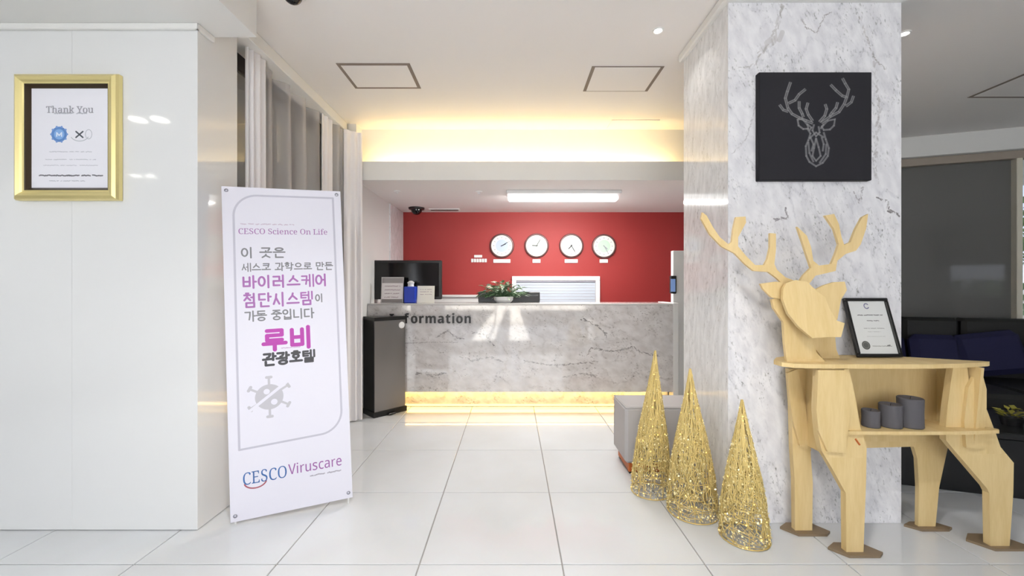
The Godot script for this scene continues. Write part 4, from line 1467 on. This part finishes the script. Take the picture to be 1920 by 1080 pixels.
func curtains():
	var defs := [
		["curtain", "opaque white curtain bunched beside the white wall block", [Vector3(-1.64, 0, -2.49), Vector3(-1.61, 0, -2.55), Vector3(-1.62, 0, -2.66)], 0.018, 3.5, false, 2.734],
		["sheer_curtain", "see-through sheer curtain hanging behind the banner", [Vector3(-1.67, 0, -2.66), Vector3(-1.66, 0, -3.0), Vector3(-1.65, 0, -3.42)], 0.062, 3.6, true, 2.734],
		["curtain", "opaque pale curtain panel right of the sheer curtain", [Vector3(-1.62, 0, -3.44), Vector3(-1.6, 0, -3.52), Vector3(-1.6, 0, -3.61)], 0.014, 2.5, false, 2.734],
		["sheer_curtain", "brownish see-through sheer curtain near the dustbin", [Vector3(-1.62, 0, -3.62), Vector3(-1.6, 0, -3.7), Vector3(-1.58, 0, -3.78)], 0.03, 1.6, true, 2.734],
		["curtain", "cream curtain end nearest the reception desk", [Vector3(-1.54, 0, -3.72), Vector3(-1.47, 0, -3.79), Vector3(-1.41, 0, -3.82)], 0.013, 2.6, false, 2.71]]
	var k := 0
	for d in defs:
		var st := start()
		drape(st, d[2], 0.012, d[6], d[3], d[4], 60 + k)
		k += 1
		tag(obj(d[0], st, M.sheer if d[5] else M.drape), d[1], "curtain", "curtains along the left window")
	var rail := thing("curtain_rail", "white curtain rail box along the ceiling at left", "curtain rail", Vector3(-1.6, 2.7, -3.1))
	obj("box", slab(-1.72, -1.565, 2.735, CEIL - 0.001, 2.395, 3.848, 0.004), M.white_paint, rail)
	var st := start()
	tube(st, [Vector3(-1.56, 2.672, -3.838), Vector3(-1.44, 2.672, -3.838)], 0.009, 8)
	obj("end_bracket", st, M.foot, rail)


func bin():
	var at := Vector3(-1.322, 0, -3.9)
	var o := thing("dustbin", "tall brushed steel pedal bin with black lid beside the desk", "dustbin", at, PI / 4)
	# own axes: x along the right face, -z along the left face; a corner bin, cut off at the back
	var w := 0.33
	var d := 0.24
	var prism := func(g: float, y0: float, y1: float) -> SurfaceTool:
		var v := PackedVector3Array()
		for e in [[-g, g], [w + g, g], [w + g, -0.012], [0.07, -d - g], [-g, -d - g]]:
			v.append(Vector3(e[0], y1, e[1]))
		var s := start()
		sheet(s, v, Vector3(0, y0 - y1, 0))
		return s
	own("base", prism.call(0.012, 0.0, 0.05), M.bin_dark, o)
	own("body", prism.call(0.0, 0.05, 0.93), M.steel, o)
	own("side_panel", boxed(Vector3(-0.003, 0.05, -d + 0.004), Vector3(0.001, 0.93, -0.012), 0.001), M.bin_dark, o)
	own("lid", prism.call(0.006, 0.93, 0.965), M.bin_dark, o)
	own("pedal", boxed(Vector3(w * 0.38, 0.006, 0.01), Vector3(w * 0.62, 0.022, 0.045), 0.005), M.black, o)
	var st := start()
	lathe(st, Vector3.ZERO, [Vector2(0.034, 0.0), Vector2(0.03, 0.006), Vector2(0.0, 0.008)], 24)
	own("spot", turned(st, Transform3D(Basis(Vector3.RIGHT, PI / 2), Vector3(w - 0.04, 0.875, 0.0))), M.white_plastic, o, "round white spot")  # raised white disc by the right edge of the steel face


# ---------------------------------------------------------------- right: window wall, sofa, table

func right_side():
	var turn := -atan2(0.312, 0.95)
	var w := Node3D.new()
	w.name = "window_3"
	add_child(w)
	w.position = Vector3(4.081, 0, -4.231)
	w.rotation.y = turn
	tag(w, "dark tinted window wall with pale header beyond the marble pillar", "window", "", "structure")
	own("header", boxed(Vector3(-1.6, 2.608, -0.2), Vector3(4.2, CEIL, 0.0), 0.004), M.white_paint, w)
	own("head_frame", boxed(Vector3(-1.6, 2.53, -0.16), Vector3(4.2, 2.608, -0.06), 0.004), M.taupe, w)
	own("sill_wall", boxed(Vector3(-1.6, 0, -0.2), Vector3(4.2, 0.5, -0.08)), M.taupe, w)
	own("tinted_pane", boxed(Vector3(-1.6, 0.5, -0.14), Vector3(0.922, 2.53, -0.12)), M.dark_glass, w, "dark tinted glass")
	own("jamb", boxed(Vector3(0.922, 0.5, -0.17), Vector3(0.967, 2.53, -0.05), 0.004), mat(Color(0.86, 0.84, 0.78), 0.5), w)
	own("clear_pane", boxed(Vector3(0.967, 0.5, -0.13), Vector3(4.2, 2.53, -0.124)), M.pane, w)
	# garden beyond the clear window
	var hedge := start()
	var rear := start()
	var r := RandomNumberGenerator.new()
	r.seed = 12
	for k in 1400:
		var at := Vector3(r.randf_range(5.0, 7.7), r.randf_range(0.2, 2.3), -r.randf_range(4.6, 5.2))
		leaf(hedge, at, Vector3(r.randf_range(-1, 1), r.randf_range(-0.6, 0.6), r.randf_range(-0.2, 1)), r.randf_range(0.1, 0.2), r)
	for k in 700:
		var at := Vector3(r.randf_range(6.0, 7.9), r.randf_range(0.9, 1.5), r.randf_range(6.3, 6.9))
		leaf(rear, at, Vector3(r.randf_range(-1, 1), r.randf_range(-0.6, 0.6), r.randf_range(-1, 0.2)), r.randf_range(0.08, 0.16), r)
	tag(obj("rear_hedge", rear, M.leaf_green), "low green hedge outside the small window behind the viewer, seen mirrored in the dark glass", "hedge", "", "stuff")
	tag(obj("hedge", hedge, M.leaf_green), "bright green hedge outside the clear window at right", "hedge", "", "stuff")
	area("garden_daylight", Vector3(6.2, 1.6, -3.85), Vector3(6.4, 1.3, -4.9), Vector2(2.0, 1.4), Color(1, 1, 1), 2.5)
	# sofa, with its own axes turned along the window
	var s := thing("sofa", "long black sofa with navy blue back cushions along the dark window", "sofa", Vector3(4.081, 0, -4.231), turn)
	own("base", boxed(Vector3(-0.8, 0.02, 0.14), Vector3(2.2, 0.2, 1.0), 0.01), M.table_black, s)
	for e in [[-0.8, -0.1], [-0.08, 0.36], [0.38, 1.3], [1.32, 2.2]]:
		own("back", boxed(Vector3(e[0], 0.2, 0.02), Vector3(e[1], 0.955, 0.18), 0.03), M.leather, s)
		own("seat_cushion", boxed(Vector3(e[0], 0.2, 0.16), Vector3(e[1], 0.4, 1.02), 0.03), M.leather, s)
	for e in [[-0.78, -0.12, 0.0], [-0.08, 0.3, 0.0], [0.3, 0.8, 0.16], [0.86, 1.5, 0.14]]:
		var st := start()
		box(st, Vector3(0, 0, -0.07), Vector3(e[1] - e[0], 0.4, 0.07), 0.05, Transform3D(Basis(Vector3.RIGHT, -0.22) * Basis(Vector3.BACK, e[2]), Vector3(e[0], 0.4, 0.32)))
		own("back_cushion", st, M.navy, s, "navy blue cushion")
	# low table, its front edge on the same slant
	var t := thing("coffee_table", "low black coffee table before the sofa behind the deer's rear legs", "table", Vector3(2.46, 0, -2.57), turn)
	own("top", boxed(Vector3(-0.35, 0.345, -0.62), Vector3(1.5, 0.385, 0.0), 0.006), M.table_black, t)
	own("front_panel", boxed(Vector3(-0.32, 0.0, -0.03), Vector3(1.47, 0.345, -0.01), 0.004), M.table_black, t)
	own("rear_panel", boxed(Vector3(-0.32, 0.0, -0.6), Vector3(1.47, 0.345, -0.58), 0.004), M.table_black, t)
	for x in [-0.32, 1.45]:
		own("end_panel", boxed(Vector3(x, 0.0, -0.58), Vector3(x + 0.02, 0.345, -0.03)), M.table_black, t)
	# things on the table
	var inv := t.transform
	var at := inv * Vector3(0.66, 0.386, -0.2)
	var pl := thing("table_plant", "small yellow green plant on the black coffee table", "plant", at)
	var st := start()
	lathe(st, at, [Vector2(0.0, 0.0), Vector2(0.045, 0.0), Vector2(0.055, 0.05), Vector2(0.05, 0.05), Vector2(0.045, 0.04), Vector2(0.0, 0.04)], 20)
	obj("pot", st, M.black, pl)
	st = start()
	for k in 26:
		var a := r.randf() * TAU
		leaf(st, at + Vector3(cos(a) * r.randf_range(0, 0.04), 0.045 + r.randf_range(0, 0.06), sin(a) * r.randf_range(0, 0.04)), Vector3(cos(a), r.randf_range(0.1, 0.9), sin(a)), r.randf_range(0.03, 0.06), r)
	tag(obj("foliage", st, mat(Color(0.55, 0.53, 0.2), 0.6), pl), "", "", "", "stuff")
	at = inv * Vector3(0.83, 0.386, -0.12)
	var bowl := start()
	lathe(bowl, at, [Vector2(0.0, 0.0), Vector2(0.03, 0.0), Vector2(0.06, 0.035), Vector2(0.07, 0.06), Vector2(0.064, 0.06), Vector2(0.05, 0.03), Vector2(0.0, 0.012)], 24)
	tag(obj("table_bowl", bowl, mat(Color(0.55, 0.48, 0.4), 0.5)), "beige bowl on the black coffee table at the photo's right edge", "bowl")


# ---------------------------------------------------------------- ceiling hatches, lamps

func hatch(x0: float, x1: float, d0: float, d1: float, label: String, near_wide := true):
	var o := thing("ceiling_hatch", label, "access hatch", Vector3((x0 + x1) / 2, CEIL, -(d0 + d1) / 2), 0.0, "flush hatches in the lobby ceiling")
	var y := CEIL - 0.0006
	var b := 0.024
	var st := start()
	var e2 := b if near_wide else b * 0.4
	box(st, Vector3(x0, y - 0.003, -d0 - e2), Vector3(x1, y, -d0))
	box(st, Vector3(x0, y - 0.003, -d1), Vector3(x1, y, -d1 + e2))
	box(st, Vector3(x0, y - 0.003, -d1 + e2), Vector3(x0 + b, y, -d0 - e2))
	box(st, Vector3(x1 - b, y - 0.003, -d1 + e2), Vector3(x1, y, -d0 - e2))
	obj("seam_frame", st, M.hatch_seam, o)
	obj("door_panel", boxed(Vector3(x0 + b, y - 0.005, -d1 + e2), Vector3(x1 - b, y, -d0 - e2), 0.001), M.ceiling, o)


func downlight(x: float, d: float, y: float, r: float, label: String, energy: float, twin := false):
	var o := thing("downlight", label, "downlight", Vector3(x, y, -d), 0.0, "recessed downlights")
	for dx in ([-0.09, 0.09] if twin else [0.0]):
		var c := Vector3(x + dx, y, -d)
		var st := start()
		lathe(st, c, [Vector2(r * 0.8, -0.002), Vector2(r, -0.006), Vector2(r * 1.25, -0.004), Vector2(r * 1.3, -0.0005)], 28)
		obj("ring", st, M.white_plastic, o)
		st = start()
		lathe(st, c, [Vector2(0.0, -0.003), Vector2(r * 0.8, -0.003), Vector2(r * 0.8, -0.0005)], 24, false)
		obj("lamp_face", st, M.lamp_face, o)
		var l := SpotLight3D.new()
		l.name = "lamp_light"
		l.light_energy = energy
		l.light_color = Color(1.0, 0.985, 0.96)
		l.light_size = r * 0.8
		l.spot_range = 12.0
		l.spot_attenuation = 2.0
		l.spot_angle = 65.0
		l.spot_angle_attenuation = 0.6
		l.shadow_enabled = true
		o.add_child(l, true)
		l.position = Vector3(dx, -0.02, 0)
		l.rotation.x = -PI / 2


func small_things():
	hatch(-1.23, -0.715, 2.83, 3.185, "flush ceiling hatch with dark seams at left, near the curtains")
	hatch(0.566, 1.079, 2.868, 3.23, "flush ceiling hatch with dark side seams beside the pillar", false)
	hatch(3.75, 4.25, 2.85, 3.34, "flush ceiling hatch at right, before the tinted window")
	var o := thing("ceiling_hatch", "faint pale ceiling hatch beside the cove glow", "access hatch", Vector3(1.15, CEIL, -3.88), 0.0, "flush hatches in the lobby ceiling")
	obj("door_panel", boxed(Vector3(0.93, CEIL - 0.006, -3.98), Vector3(1.38, CEIL - 0.0006, -3.78), 0.001), M.ceiling, o)
	downlight(0.89, 2.47, CEIL, 0.026, "small lit downlight in the ceiling left of the pillar", 0.12)
	downlight(2.42, 2.5, CEIL, 0.026, "small downlight in the ceiling just right of the pillar", 0.12)
	downlight(-2.92, 0.92, 2.605, 0.072, "twin downlight in the soffit before the white wall", 0.3, true)
	downlight(-4.45, -0.71, 2.605, 0.06, "twin downlight farther back in the soffit", 0.3, true)
	downlight(0.0, 0.4, CEIL, 0.06, "added twin downlight overhead to brighten the lobby", 3.4, true)  # lamp pair added overhead for more light on floor and ceiling
	downlight(0.0, -2.2, CEIL, 0.06, "added twin downlight behind the viewer to wash the floor", 3.4, true)  # unseen lamp pair, added behind the eye to wash the floor
	dome("ceiling_camera", "black dome camera in a white ring on the ceiling above the curtain rail", Vector3(-1.157, 0, -2.135), 0.06, CEIL)
